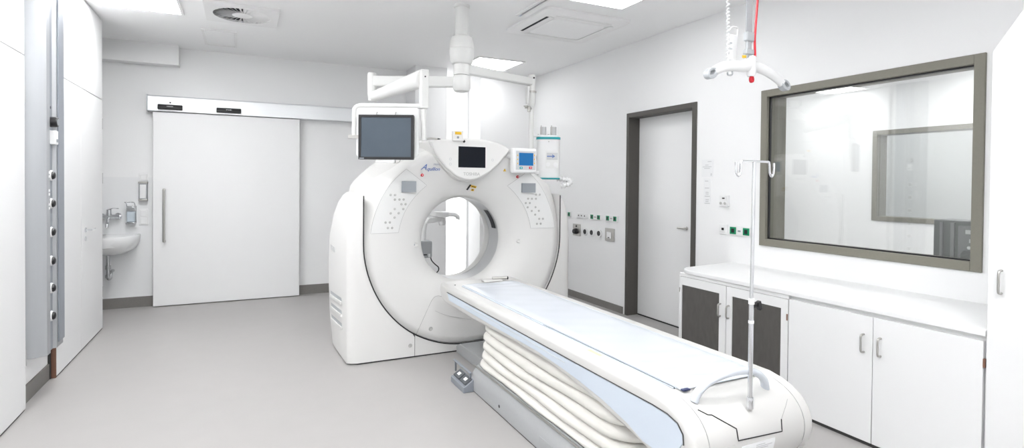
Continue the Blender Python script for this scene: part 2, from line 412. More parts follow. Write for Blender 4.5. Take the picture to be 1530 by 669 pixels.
for k in range(30):
    an = 2*PI*k/30; c, s = math.cos(an), math.sin(an); tx, ty = -s, c
    w = MB(); hw0, hw1 = .006, .018
    P = []
    for r, hw in ((.08, .006), (.232, .0155)):
        for sg in (-1, 1):
            P.append((cx+c*r+tx*sg*hw, cy+s*r+ty*sg*hw, ZC-.012-sg*.0095))
    Q = [(p[0], p[1], p[2]+.0016) for p in P]
    A = [w.v(p) for p in P]; B = [w.v(p) for p in Q]
    for q in ((0, 1, 3, 2),): w.f([A[i] for i in q]); w.f([B[i] for i in q][::-1])
    for i, j in ((0, 1), (1, 3), (3, 2), (2, 0)): w.f([A[i], A[j], B[j], B[i]])
    obj('blade', w, 'grille', t)

t = thing('ceiling_access_panel', 'small flat white access panel in the ceiling behind the air diffuser', 'access panel', (-.2, 6.55, ZC-.01))
w = MB(); x0, x1, y0, y1, e = -.365, -.05, 6.2, 6.9, .025
for b in ((x0, x1, y0, y0+e), (x0, x1, y1-e, y1), (x0, x0+e, y0+e, y1-e), (x1-e, x1, y0+e, y1-e)): w.box(*b, ZC-.010, ZC)
obj('frame', w, 'grille', t, bevel=.002)
obj('hatch', MB().box(x0+e+.006, x1-e-.006, y0+e+.006, y1-e-.006, ZC-.006, ZC), 'ceil', t)

t = thing('ceiling_air_conditioner', 'square white air conditioner cassette in the ceiling with dark louvre slots', 'air conditioner', (2.745, 4.45, ZC-.04))
x0, x1, y0, y1 = 2.30, 3.19, 4.03, 4.87
xm, ym = (x0+x1)/2, (y0+y1)/2
def rr(hx, hy, r, n=6):
    pts = []
    for sx, sy, a0 in ((1, 1, 0), (-1, 1, 90), (-1, -1, 180), (1, -1, 270)):
        for k in range(n+1):
            an = R_(a0+90*k/n); pts.append((xm+sx*(hx-r)+r*math.cos(an), ym+sy*(hy-r)+r*math.sin(an)))
    return pts
hx, hy = (x1-x0)/2, (y1-y0)/2
w = MB(); w.rings([[(*p, ZC) for p in rr(hx, hy, .05)], [(*p, ZC-.02) for p in rr(hx, hy, .05)], [(*p, ZC-.035) for p in rr(hx-.02, hy-.02, .05)]])
obj('face_plate', w, 'grille', t)
w = MB(); w.rings([[(*p, ZC-.036) for p in rr(hx-.16, hy-.16, .06)], [(*p, ZC-.046) for p in rr(hx-.165, hy-.165, .06)], [(*p, ZC-.050) for p in rr(hx-.185, hy-.185, .05)]])
obj('intake_panel', w, 'ceil', t)
for (a, b, c, d) in ((x0+.085, x0+.11, ym-.25, ym+.25), (x1-.11, x1-.085, ym-.25, ym+.25), (xm-.27, xm+.27, y0+.085, y0+.11), (xm-.27, xm+.27, y1-.11, y1-.085)):
    obj('slot', MB().box(a, b, c, d, ZC-.0365, ZC-.034), 'dark' if a < x0+.1 and c < ym-.2 else 'grille', t)
for ax_, a, b, c in (('x', x0+.112, ym-.27, ym+.27), ('x', x1-.112, ym-.27, ym+.27), ('y', y0+.112, xm-.29, xm+.29), ('y', y1-.112, xm-.29, xm+.29)):
    w = MB(); sg = 1 if a < (xm if ax_ == 'x' else ym) else -1
    P = [(0, -.035), (sg*.042, -.043), (sg*.042, -.046), (0, -.039)]
    if ax_ == 'x': w.prism([(a+p[0], ZC+p[1]) for p in P], 'Y', b, c)
    else: w.prism([(a+p[0], ZC+p[1]) for p in P], 'X', b, c)
    obj('louvre', w, 'grille', t)

# ------------------------------------------------------------------ left cupboards and service duct
def cupboard(label, y0, y1, seams, hinge, handle=None, edge=False):
    t = thing('built_in_cupboard', label, 'cupboard', (-1.5, (y0+y1)/2, 0), 'built in white cupboards along the left wall')
    obj('carcass', MB().box(-1.895, XL-.022, y0, y1, 0, ZC-.002), 'laminate', t)
    ys = [y0]+seams+[y1]; g_ = .0025
    for i in range(len(ys)-1):
        a, b = ys[i]+g_, ys[i+1]-g_
        d = obj('door', MB().box(XL-.02, XL, a, b, .012, 2.150), 'laminate', t, bevel=.0015)
        u = obj('upper_door', MB().box(XL-.02, XL, a, b, 2.158, ZC-.004), 'laminate', t, bevel=.0015)
        if handle and i == handle[0]:
            y, z = handle[1:]
            h = MB().cyl((XL, y, z), (XL+.008, y, z), .022).tube([(XL+.004, y, z), (XL+.045, y, z)], .008, 10)
            h.tube(cat([(XL+.045, y-.006, z), (XL+.048, y+.04, z), (XL+.046, y+.11, z)], 5), .008, 10)
            obj('lever_handle', h, 'chrome', d)
            obj('lock_cylinder', MB().cyl((XL, y, z-.075), (XL+.007, y, z-.075), .02), 'chrome', d)
    obj('shadow_gap', MB().box(XL-.0225, XL-.018, y0+.002, y1-.002, 2.150, 2.158), 'gseam', t)
    obj('floor_gap', MB().box(XL-.04, XL-.006, y0+.002, y1-.002, 0, .012), 'seam', t)
    for y, z in hinge:
        obj('hinge', MB().cyl((XL-.004, y, z-.05), (XL-.004, y, z+.05), .007, n=10), 'gseam', t)
    return t
cupboard('nearest tall white built-in cupboard at the left edge', -1.2, 4.285, [.1, 1.4, 2.9], [(4.288, 1.92), (4.288, .32)])
cup = cupboard('tall white built-in cupboard with lever handle between duct and sink', 4.905, 6.335, [5.575], [(6.338, 1.93), (6.338, 1.42), (6.338, .35)], (1, 5.70, .985))
obj('edge_strip', MB().box(XL-.03, XL-.002, 4.893, 4.904, .0, .30), 'copper', cup, bevel=.002)
obj('edge_gap', MB().box(XL-.06, XL-.03, 4.88, 4.904, .0, .30), 'seam', cup)
struct('wall_left_recess', MB().box(-1.5, -1.225, 4.286, 4.892, 0, ZC), 'wall')
baseboard('baseboard_left', (-1.226, -1.215, 4.288, 4.878, 0, .11))
# aluminium medical supply duct
t = thing('medical_supply_duct', 'vertical aluminium medical supply duct with round gas outlets between cupboards', 'supply duct', (-1.16, 4.6, .25))
XD, YD0, YD1 = -1.115, 4.42, 4.765
pr = [(-1.224, YD0-.02), (XD-.055, YD0-.012), (XD, YD0+.02), (XD, YD0+.085), (XD-.02, YD0+.095), (XD-.02, YD0+.195), (XD+.004, YD0+.205), (XD+.004, YD1), (-1.224, YD1)]
obj('profile', MB().prism([(p[0], p[1]) for p in pr], 'Z', .28, ZC-.001), 'alu', t, bevel=.002)
for yy in ():
    pass
obj('channel_rail', MB().box(XD-.02, XD-.012, YD0+.115, YD0+.175, .285, ZC-.002), 'alub', t)
obj('flange', MB().box(XD+.004, XD+.012, YD0+.225, YD1+.004, .315, ZC-.002), 'alub', t, bevel=.002)
yo = YD0+.145
for z in (1.432, 1.249, 1.061, .872, .693, .509):
    o = obj('gas_outlet', MB().lathe([(.0, .0), (.034, .0), (.034, .006), (.031, .009), (.026, .010), (.0, .010)], (XD-.0125, yo, z), 'X', 24, cap=False), 'plastic', t)
    obj('socket', MB().lathe([(0, 0), (.026, 0), (.026, .006), (.021, .015), (.012, .019), (0, .020)], (XD-.0055, yo, z), 'X', 20, cap=False), 'black', o)
o = obj('rotary_knob', MB().lathe([(.0, .0), (.034, .0), (.034, .03), (.03, .04), (0, .04)], (XD-.0125, yo, 1.782), 'X', 24, cap=False), 'black', t)
obj('knob_face', MB().cyl((XD+.0275, yo, 1.782), (XD+.03, yo, 1.782), .022), 'lcd', o)
o = obj('switch_box', MB().box(XD-.0125, XD+.022, yo-.03, yo+.03, 1.635, 1.725), 'plastic', t, bevel=.004)
obj('rocker', MB().box(XD+.022, XD+.026, yo-.012, yo+.012, 1.65, 1.67), 'lcd', o)
obj('pilot_hole', MB().cyl((XD-.012, yo, 1.876), (XD-.0105, yo, 1.876), .009), 'black', t)
for z in (1.45, 1.425, 1.335, 1.31, 1.245, 1.22):
    obj('label_tag', MB().box(XD-.001, XD+.0015, YD0+.055, YD0+.078, z-.008, z+.008), 'plastic', t)

# ------------------------------------------------------------------ sink corner
sx, sz = -1.30, .81
t = thing('wash_basin', 'white ceramic wall basin behind the end of the left cupboards', 'sink', (sx, YB-.01, .6))
n = 40
def dsh(hw, d, z, y1=YB-.008, e=2.4):
    pts = []
    for k in range(n):
        a = PI*k/(n-1); c, s_ = math.cos(a), math.sin(a)
        pts.append((sx+hw*math.copysign(abs(c)**(2/e), c), y1-d*abs(s_)**(2/e), z))
    return pts
w = MB()
w.rings([dsh(.09, .14, .60), dsh(.18, .27, .615), dsh(.25, .37, .66), dsh(.285, .43, .73), dsh(.295, .45, .80), dsh(.29, .445, .812),
         dsh(.275, .43, .81, YB-.03), dsh(.25, .40, .77, YB-.06), dsh(.21, .34, .70, YB-.09), dsh(.08, .17, .67, YB-.14)])
obj('basin', w, 'ceramic', t, ang=50)
w = MB().cyl((sx+.03, YB-.2, .605), (sx+.03, YB-.2, .50), .017)
w.tube(cat([(sx+.03, YB-.2, .47), (sx+.03, YB-.2, .38), (sx+.035, YB-.18, .355), (sx+.04, YB-.15, .36), (sx+.04, YB-.13, .40), (sx+.04, YB-.10, .42), (sx+.04, YB-.02, .42)], 5), .017, 12)
w.cyl((sx+.03, YB-.2, .50), (sx+.03, YB-.2, .46), .026).cyl((sx+.03, YB-.2, .40), (sx+.03, YB-.2, .37), .026)
obj('drain_trap', w, 'steel', t)
t = thing('wall_tap', 'chrome lever mixer tap on the wall above the basin', 'tap', (-1.27, YB-.01, 1.0))
w = MB().cyl((-1.36, YB-.008, 1.01), (-1.36, YB-.06, 1.01), .02).cyl((-1.21, YB-.008, 1.01), (-1.21, YB-.06, 1.01), .02)
w.cyl((-1.21, YB-.008, 1.01), (-1.21, YB-.02, 1.01), .034).cyl((-1.36, YB-.008, 1.01), (-1.36, YB-.02, 1.01), .034)
w.cyl((-1.39, YB-.07, 1.01), (-1.19, YB-.07, 1.01), .023)
obj('body', w, 'chrome', t)
obj('spout', MB().tube(cat([(-1.285, YB-.07, 1.0), (-1.285, YB-.11, .97), (-1.285, YB-.16, .93), (-1.285, YB-.17, .90)], 5), .014, 12), 'chrome', t)
obj('lever', MB().cyl((-1.285, YB-.07, 1.02), (-1.285, YB-.07, 1.085), .024).tube(cat([(-1.285, YB-.07, 1.085), (-1.24, YB-.12, 1.10), (-1.19, YB-.17, 1.10)], 5), .009, 10, flat=(.6, 1.5)), 'chrome', t)
t = thing('soap_dispenser', 'wall soap dispenser with arm lever and blue-grey bottle right of the tap', 'soap dispenser', (-1.09, YB-.01, .94))
obj('bottle', MB().box(-1.127, -1.053, YB-.085, YB-.02, .945, 1.06), 'dispcl', t, bevel=.01, seg=3)
obj('back_bracket', MB().box(-1.135, -1.045, YB-.018, YB-.008, .93, 1.12).box(-1.135, -1.045, YB-.09, YB-.018, .925, .942), 'steel', t, bevel=.003)
obj('pump_head', MB().box(-1.13, -1.05, YB-.08, YB-.018, 1.062, 1.115), 'chrome', t, bevel=.006)
obj('arm_lever', MB().tube(cat([(-1.128, YB-.04, 1.10), (-1.128, YB-.09, 1.15), (-1.128, YB-.17, 1.165), (-1.10, YB-.175, 1.165), (-1.055, YB-.17, 1.165), (-1.052, YB-.09, 1.15), (-1.052, YB-.04, 1.10)], 4), .005, 8), 'steel', t)
t = thing('glove_dispenser', 'slim grey wall dispenser above the double switch beside the sliding door', 'dispenser', (-.98, YB-.01, 1.18))
obj('housing', MB().box(-1.02, -.94, YB-.06, YB-.008, 1.19, 1.37), 'alu', t, bevel=.006)
obj('front_panel', MB().box(-1.008, -.952, YB-.064, YB-.06, 1.205, 1.355), 'laminate', t, bevel=.002)
obj('lid', MB().box(-1.024, -.936, YB-.066, YB-.008, 1.366, 1.386), 'nickel', t, bevel=.004)
obj('bottom_slot', MB().box(-1.022, -.938, YB-.064, YB-.008, 1.175, 1.195), 'nickel', t, bevel=.004)
t = thing('wall_switch', 'single white light switch above the slim grey dispenser', 'switch', (-.98, YB-.01, 1.39), 'white switches beside the sliding door')
obj('plate', MB().box(-1.02, -.94, YB-.018, YB-.008, 1.395, 1.475), 'plastic', t, bevel=.003)
obj('rocker', MB().box(-1.007, -.953, YB-.024, YB-.018, 1.408, 1.462), 'plastic', t, bevel=.003)
t = thing('wall_switch', 'double white light switch under the slim grey dispenser', 'switch', (-.98, YB-.01, .91), 'white switches beside the sliding door')
obj('plate', MB().box(-1.022, -.938, YB-.018, YB-.008, .905, 1.085), 'plastic', t, bevel=.003)
for z in (.918, 1.002):
    obj('rocker', MB().box(-1.008, -.952, YB-.024, YB-.018, z, z+.07), 'plastic', t, bevel=.003)

# ------------------------------------------------------------------ sockets and plates on the right wall
def wp(x, y): return at(x, y, 'X', XR)
def plate(name, label, category, y0, y1, z0, z1, group, mt='plastic', th=.012):
    t = thing(name, label, category, (XR, (y0+y1)/2, z0), group)
    obj('plate', MB().box(XR-th, XR-.0005, y0, y1, z0, z1), mt, t, bevel=.003)
    return t
def insert(t, nm, y, z, hw, hh, m, hole=None, th=.012):
    o = obj(nm, MB().box(XR-th-.004, XR-th, y-hw, y+hw, z-hh, z+hh), m, t, bevel=.002)
    if hole: obj('port', MB().box(XR-th-.006, XR-th-.004, y-hole[0], y+hole[0], z-hole[1], z+hole[1]), hole[2] if len(hole) > 2 else 'black', o)
    return o
G1 = 'socket plates in the upper row by the gantry'
t = plate('power_socket', 'green socket plate half hidden behind the scanner side', 'socket', 5.845, 6.06, .985, 1.055, G1)
insert(t, 'green_socket', 5.89, 1.02, .026, .024, 'green', (.012, .014)); insert(t, 'green_socket', 6.0, 1.02, .026, .024, 'green', (.012, .014))
t = plate('data_socket', 'white three-port data socket in the upper row', 'socket', 5.49, 5.71, .985, 1.05, G1)
for y in (5.535, 5.60, 5.665): insert(t, 'data_port', y, 1.018, .022, .022, 'plastic', (.008, .008))
t = plate('power_socket', 'white plate with two green sockets right of the three-port data socket', 'socket', 5.205, 5.43, .985, 1.05, G1)
for y in (5.25, 5.385): insert(t, 'green_socket', y, 1.018, .028, .025, 'green', (.013, .015))
insert(t, 'indicator_strip', 5.318, 1.018, .02, .006, 'gseam')
t = plate('power_socket', 'white plate with two green sockets nearest the grey door frame', 'socket', 4.89, 5.125, .985, 1.055, G1)
for y in (4.94, 5.075): insert(t, 'green_socket', y, 1.02, .028, .026, 'green', (.013, .016))
insert(t, 'indicator_strip', 5.008, 1.02, .02, .006, 'gseam')
t = plate('key_switch', 'square steel plate with a black rotary knob', 'switch', 5.635, 5.80, .765, .91, None, 'nickel')
obj('rotary_knob', MB().lathe([(0, 0), (.036, 0), (.036, -.02), (.026, -.045), (0, -.045)], (XR-.012, 5.715, .82), 'X', 24, cap=False), 'black', t)
obj('indicator_lamp', MB().cyl((XR-.012, 5.715, .882), (XR-.018, 5.715, .882), .012), 'black', t)
def rsock(y, z, label):
    t = thing('round_socket', label, 'socket', (XR, y, z-.045), 'round black wall sockets below the upper row')
    obj('ring', MB().lathe([(.0, 0), (.047, 0), (.047, -.012), (.036, -.016), (.0, -.012)], (XR-.0005, y, z), 'X', 28, cap=False), 'plastic', t)
    obj('socket', MB().lathe([(.0, 0), (.030, 0), (.028, -.006), (.0, -.003)], (XR-.014, y, z), 'X', 24, cap=False), 'black', t)
    return t
a = rsock(5.525, .83, 'round black socket nearest the knob plate')
dup(a, (XR, 5.385, .832-.045), 'middle one of three round black wall sockets')
dup(a, (XR, 5.24, .834-.045), 'round black socket nearest the white rocker plate')
t = plate('wall_switch', 'square steel plate with a large white rocker beside the door frame', 'switch', 4.955, 5.125, .765, .908, None, 'nickel')
obj('rocker', MB().box(XR-.022, XR-.012, 5.0, 5.08, .795, .868), 'plastic', t, bevel=.004)
obj('rocker_mark', MB().box(XR-.024, XR-.022, 5.025, 5.055, .802, .810), 'black', t)
G2 = 'socket plates above the worktop'
t = plate('data_socket', 'single white data socket left of the worktop sockets', 'socket', 3.375, 3.463, .985, 1.07, G2)
insert(t, 'data_port', 3.419, 1.03, .028, .026, 'plastic', (.012, .010))
t = plate('power_socket', 'white worktop socket plate with two green sockets behind the drip stand', 'socket', 3.14, 3.352, .985, 1.065, G2)
for y in (3.312, 3.178): insert(t, 'green_socket', y, 1.025, .032, .03, 'green', (.015, .017))
insert(t, 'data_port', 3.245, 1.025, .024, .024, 'plastic', (.014, .007, 'lcd'))
t = plate('room_thermostat', 'small white room thermostat between paper notice and drip stand', 'thermostat', 3.36, 3.455, 1.225, 1.318, None, th=.025)
obj('display', MB().box(XR-.0275, XR-.025, 3.395, 3.42, 1.288, 1.298), 'black', t)
for y in (3.39, 3.435): obj('dial', MB().cyl((XR-.025, y, 1.25), (XR-.030, y, 1.25), .012), 'button', t)
# paper notice
t = thing('paper_notice', 'white printed paper notice taped beside the grey door frame', 'notice', (XR, 3.613, 1.475))
obj('sheet', MB().box(XR-.003, XR-.0005, 3.545, 3.682, 1.475, 1.63), 'paper', t)
w = MB()
for z, y0, y1 in ((1.612, 3.565, 3.61), (1.582, 3.60, 3.64), (1.566, 3.565, 3.67), (1.552, 3.585, 3.65), (1.505, 3.56, 3.575), (1.497, 3.56, 3.575), (1.489, 3.56, 3.575)): w.box(XR-.004, XR-.003, y0, y1, z-.003, z+.003)
obj('print', w, 'lt_txt', t)
t = thing('label_strip', 'narrow printed label strip under the paper notice', 'notice', (XR, 3.615, 1.235))
obj('sheet', MB().box(XR-.003, XR-.0005, 3.575, 3.655, 1.235, 1.462), 'paper', t)
w = MB()
for z, y0, y1 in ((1.44, 3.60, 3.64), (1.378, 3.59, 3.64), (1.34, 3.595, 3.63), (1.325, 3.595, 3.63), (1.305, 3.58, 3.64), (1.275, 3.59, 3.63), (1.26, 3.595, 3.63), (1.243, 3.58, 3.64)): w.box(XR-.004, XR-.003, y0, y1, z-.004, z+.003)
obj('print', w, 'lt_txt', t)

# ------------------------------------------------------------------ worktop, base cabinets, tall cupboard
XC = 3.03
P = [(XR-.001, 1.28), (XC, 1.28)]
for k in range(9):
    an = R_(180-90*k/8); P.append((XC+.16+.16*math.cos(an), 3.27-.16+.16*math.sin(an)))
P += [(XR-.001, 3.27+.06)]
wt = obj('worktop', MB().prism(P, 'Z', .728, .758), 'top', loc=(3.4, 2.3, .728), bevel=.004)
tag(wt, 'long white laminate worktop with rounded end under the observation window', 'worktop')
def pull(w_, y, z, ln=.075, x=XC):
    h = ln/2
    w_.tube(cat([(x+.006, y, z+h), (x-.018, y, z+h), (x-.027, y, z+h-.012), (x-.027, y, z), (x-.027, y, z-h+.012), (x-.018, y, z-h), (x+.006, y, z-h)], 4), .0055, 8)
    return w_
XD_ = XC+.008
t = thing('base_cabinet', 'base cabinet with two dark grained door panels under the worktop', 'cabinet', (3.4, 2.75, 0), 'base cabinets under the worktop')
obj('carcass', MB().box(XD_+.022, XR-.002, 2.287, 3.235, .02, .727), 'laminate', t)
obj('plinth_gap', MB().box(XD_+.03, XR-.05, 2.287, 3.225, 0, .02), 'seam', t)
for (a, b, p0, p1, hy) in ((2.776, 3.232, 2.836, 3.205, 2.822), (2.289, 2.770, 2.338, 2.722, 2.748)):
    w = MB()
    w.box(XD_, XD_+.02, a, p0, .022, .70).box(XD_, XD_+.02, p1, b, .022, .70).box(XD_, XD_+.02, p0, p1, .638, .70).box(XD_, XD_+.02, p0, p1, .022, .085)
    d = obj('door', w, 'laminate', t)
    obj('dark_panel', MB().box(XD_+.006, XD_+.016, p0, p1, .085, .638), 'cabdark', d)
    obj('handle', pull(MB(), hy, .525, .085, XD_), 'nickel', d)
obj('hinge', MB().box(XD_-.003, XD_+.01, 3.222, 3.230, .58, .615), 'nickel', t)
obj('hinge', MB().box(XD_-.003, XD_+.01, 2.290, 2.298, .57, .61), 'copper', t)
obj('top_rail', MB().box(XD_+.004, XD_+.022, 2.287, 3.235, .703, .727), 'laminate', t)
t = thing('base_cabinet', 'plain white two-door base cabinet beside the tall cupboard', 'cabinet', (3.4, 1.78, 0), 'base cabinets under the worktop')
obj('carcass', MB().box(XD_+.022, XR-.002, 1.282, 2.285, .02, .727), 'laminate', t)
obj('plinth_gap', MB().box(XD_+.012, XR-.05, 1.282, 2.285, 0, .02), 'seam', t)
for (a, b, hy) in ((1.780, 2.283, 1.825), (1.290, 1.776, 1.737)):
    d = obj('door', MB().box(XD_, XD_+.02, a, b, .022, .705), 'laminate', t, bevel=.0015)
    obj('handle', pull(MB(), hy, .555, .095, XD_), 'nickel', d)
obj('hinge', MB().box(XD_-.002, XD_+.012, 1.2805, 1.290, .585, .625), 'copper', t)
t = thing('tall_cupboard', 'tall plain white cupboard at the right edge beside the worktop', 'cupboard', (3.4, .5, 0))
pr = [(-.3, 0.0), (1.276, 0.0), (1.276, 2.02), (.72, 2.88), (-.3, 2.88)]
obj('carcass', MB().prism(pr, 'X', XC+.02, XR-.002), 'laminate', t)
d = obj('door', MB().prism([(.55, .02), (1.274, .02), (1.274, 2.015), (.73, 2.86), (.55, 2.86)], 'X', XC-.002, XC+.018), 'laminate', t, bevel=.002)
obj('handle', pull(MB(), 1.224, .988, .10, XC-.002), 'nickel', d)
obj('door', MB().box(XC-.002, XC+.018, -.295, .545, .02, 2.86), 'laminate', t, bevel=.002)

# ------------------------------------------------------------------ control room furniture
t = thing('control_desk', 'white desk in the control room behind the observation glass', 'desk', (4.4, 2.4, 0))
obj('desktop', MB().box(XR+T+.002, 4.75, .6, 4.4, .73, .76), 'top', t, bevel=.003)
obj('end_panel', MB().box(XR+T+.03, 4.7, .6, .63, 0, .73), 'laminate', t); obj('end_panel', MB().box(XR+T+.03, 4.7, 4.37, 4.4, 0, .73), 'laminate', t)
t = thing('computer_tower', 'dark computer case standing behind the observation glass', 'computer', (4.2, 1.8, .76))
obj('case', MB().box(4.05, 4.25, 1.55, 2.0, .76, 1.195), 'pc', t, bevel=.006)
obj('side_rib', MB().box(4.04, 4.05, 1.88, 1.90, .80, 1.18).box(4.04, 4.05, 1.945, 1.96, .80, 1.18), 'pcs', t)
obj('rear_plate', MB().box(4.044, 4.05, 1.60, 1.86, .82, 1.165), 'pcs', t)
obj('sticker', MB().box(4.042, 4.044, 1.62, 1.82, 1.115, 1.14).box(4.042, 4.044, 1.66, 1.80, 1.06, 1.085), 'lt_txt', t)
obj('port_cover', MB().prism([(4.044, 1.01), (4.01, .99), (4.01, .94), (4.044, .93)], 'Y', 1.68, 1.83), 'pc', t)
obj('lamp', MB().cyl((4.044, 1.80, 1.03), (4.040, 1.80, 1.03), .01), 'paper', t)

# ------------------------------------------------------------------ CT gantry
CX, CZ = 1.715, .92
def lerp(tab, x):
    if x <= tab[0][0]: return tab[0][1]
    for (a, b), (c, d) in zip(tab, tab[1:]):
        if x <= c: return b+(d-b)*(x-a)/(c-a)
    return tab[-1][1]
def fold(deg):
    """angle about the bore folded onto -90..90 (left-right symmetric)"""
    d = (deg+180) % 360-180
    if d > 90: d = 180-d
    elif d < -90: d = -180-d
    return d
T_FACE = [(-90, .832), (0, .833), (30, .829), (36, .825), (48, .806), (62, .785), (67, .776), (90, .765)]
T_SEAL = [(-90, .855), (-78, .863), (-55, .872), (-20, .872), (0, .878)]
T_CREASE = [(-90, .851), (-78, .859), (-55, .868), (-20, .868), (0, .873), (22, .935), (30, .955), (42, .875), (52, .846), (70, .82), (90, .81)]
T_CY = [(-90, 4.312), (0, 4.316), (28, 4.415)]
T_SIL = [(-90, .846), (-20, .862), (0, .868), (20, .97), (28, 1.0), (37, .967), (44, .945), (60, .895), (72, .862), (90, .86)]
FACE = [(.36, 4.50), (.365, 4.475), (.385, 4.445), (.42, 4.41), (.47, 4.375), (.55, 4.34), (.64, 4.312), (.74, 4.296), (.80, 4.291), (.828, 4.292)]
def yface(r): return lerp(FACE, r)
def ang_pt(r, deg, y): return (CX+r*math.cos(R_(deg)), y, CZ+r*math.sin(R_(deg)))
def face_pt(x, y, lift=.001):
    p = at(x, y, 'Y', 4.29)
    for _ in range(4):
        r = math.hypot(p.x-CX, p.z-CZ); p = at(x, y, 'Y', yface(r)-lift)
    return p
NA = 144
degs = [360*k/NA for k in range(NA)]
G = thing('ct_scanner', 'large white ring-shaped CT scanner gantry with a round bore', 'CT scanner', (CX, 4.6, 0))
rings = []
for r, y in FACE:
    rings.append([ang_pt(r if r <= .6 else .6+(r-.6)*(lerp(T_FACE, fold(d))-.6)/(.828-.6), d, y) for d in degs])
rings.append([ang_pt(lerp(T_FACE, fold(d))+.010, d, 4.302) for d in degs])
for t_, y in ((.35, .28), (.75, .68), (1, 1)):
    rings.append([ang_pt(lerp(T_FACE, fold(d))+.01+(lerp(T_CREASE, fold(d))-lerp(T_FACE, fold(d))-.01)*t_, d, 4.302+(lerp(T_CY, fold(d))-4.302)*y) for d in degs])
w = MB(); w.rings(rings, cap=False)
obj('front_cover', w, 'gantry', G, ang=45)
rings = [[ang_pt(lerp(T_CREASE, fold(d)), d, lerp(T_CY, fold(d))+.0005) for d in degs]]
for t_, y in ((.3, 4.47), (.7, 4.62), (1, 4.80)):
    rings.append([ang_pt(lerp(T_CREASE, fold(d))*(1-t_)+lerp(T_SIL, fold(d))*t_, d, y) for d in degs])
for k_, y in ((.985, 4.90), (.95, 4.95), (.80, 4.975)): rings.append([ang_pt(lerp(T_SIL, fold(d))*k_, d, y) for d in degs])
for r, y in ((.50, 4.985), (.44, 4.97), (.40, 4.92), (.365, 4.80), (.36, 4.71)): rings.append([ang_pt(r, d, y) for d in degs])
w = MB(); w.rings(rings, cap=False)
obj('rear_cover', w, 'gantry2', G, ang=45)
w = MB(); w.rings([[ang_pt(.3595, d, 4.498) for d in degs], [ang_pt(.3595, d, 4.705) for d in degs], [ang_pt(.38, d, 4.705) for d in degs], [ang_pt(.38, d, 4.498) for d in degs]], cap=False)
ln = obj('bore_window', w, 'liner', G)
w = MB()
da = [12+2.5*k for k in range(13)]
w.rings([[ang_pt(.358, d, y) for y in (4.53, 4.62)]+[ang_pt(.357, d, y) for y in (4.62, 4.53)] for d in da])
obj('laser_window', w, 'screen', ln)
# side panels: front and rear outlines, (half offset, height) from floor to top
OF = [(.995, .012), (.998, .3), (1.0, .7), (1.0, .95), (.985, 1.10), (.955, 1.21), (.925, 1.275), (.897, 1.305), (.882, 1.31)]
OB = [(1.013, .012), (1.043, .3), (1.055, .66), (1.045, .95), (1.010, 1.13), (.97, 1.235), (.93, 1.295), (.90, 1.318), (.882, 1.322)]
IN = [(.470, .012)]
for d in range(-60, 1, 4):
    r = lerp(T_SEAL, d)+.003; q = (r*math.cos(R_(d)), CZ+r*math.sin(R_(d)))
    if q[0] > .472: IN.append(q)
IN[0:1] = [(.470, .012), (.470, .165)]
IN += [(.881, 1.02), (.881, 1.15), (.881, 1.30)]
def wing(sg):
    rings = []
    def ring(outer, y): return [(CX+sg*d, y, z) for d, z in outer]+[(CX+sg*d, y, z) for d, z in IN[::-1]]
    mix = lambda t_: [(a[0]+(b[0]-a[0])*t_, a[1]+(b[1]-a[1])*t_) for a, b in zip(OF, OB)]
    ch = lambda k_: [(max(.8825+.001*i, a[0]-k_), a[1]) for i, a in zip(range(9, 0, -1), OF)]
    rings = [ring(ch(.075), 4.285), ring(ch(.035), 4.297), ring(ch(.010), 4.312), ring(mix(0), 4.332), ring(mix(.5), 4.55), ring(mix(1), 4.82), ring(mix(.9), 4.92)]
    rings.append([(CX+sg*(d-.03 if d > .9 else d), 4.96, min(z, 1.29)) for d, z in mix(.9)]+[(CX+sg*d, 4.96, min(z, 1.285)) for d, z in IN[::-1]])
    w = MB(); w.rings(rings)
    o = obj('side_panel', w, 'gantry', G, ang=40)
    # louvred vents low on the outer side
    def surf(y, z, out):
        t_ = .5*(y-4.332)/.218 if y < 4.55 else .5+.5*(y-4.55)/.27
        a = lerp([(q[1], q[0]) for q in OF], z); b = lerp([(q[1], q[0]) for q in OB], z)
        return (CX+sg*(a+(b-a)*min(1, t_)+out), y, z)
    for z in (.47, .37, .27):
        v = MB(); ys_ = [4.44, 4.55, 4.66, 4.78]
        lo = [[v.v(surf(y, z-.026, .0)) for y in ys_], [v.v(surf(y, z-.022, .013)) for y in ys_], [v.v(surf(y, z-.004, .011)) for y in ys_], [v.v(surf(y, z-.004, -.002)) for y in ys_]]
        for a, b in zip(lo, lo[1:]):
            for k in range(3): v.f([a[k], a[k+1], b[k+1], b[k]])
        for k in (0, 3): v.f([r[k] for r in lo])
        lv = obj('vent_louvre', v, 'gantry', o)
        v = MB(); A_ = [v.v(surf(y, z-.004, .0015)) for y in ys_]; B_ = [v.v(surf(y+.012, z+.024, .0015)) for y in ys_]
        for k in range(3): v.f([A_[k], A_[k+1], B_[k+1], B_[k]])
        obj('vent_opening', v, 'hookg', o)
    obj('panel_screw', MB().lathe([(0, 0), (.016, 0), (.013, -.003), (.007, -.001), (0, -.001)], (CX+sg*.505, 4.2845, .10), 'Y', 20, cap=False), 'button', o)
    return o
wl = wing(-1); wrp = wing(1)
text('side_lettering', 'TOSHIBA', .06, (CX-1.052, 4.66, .86), '-X', 'lt_txt', wl)
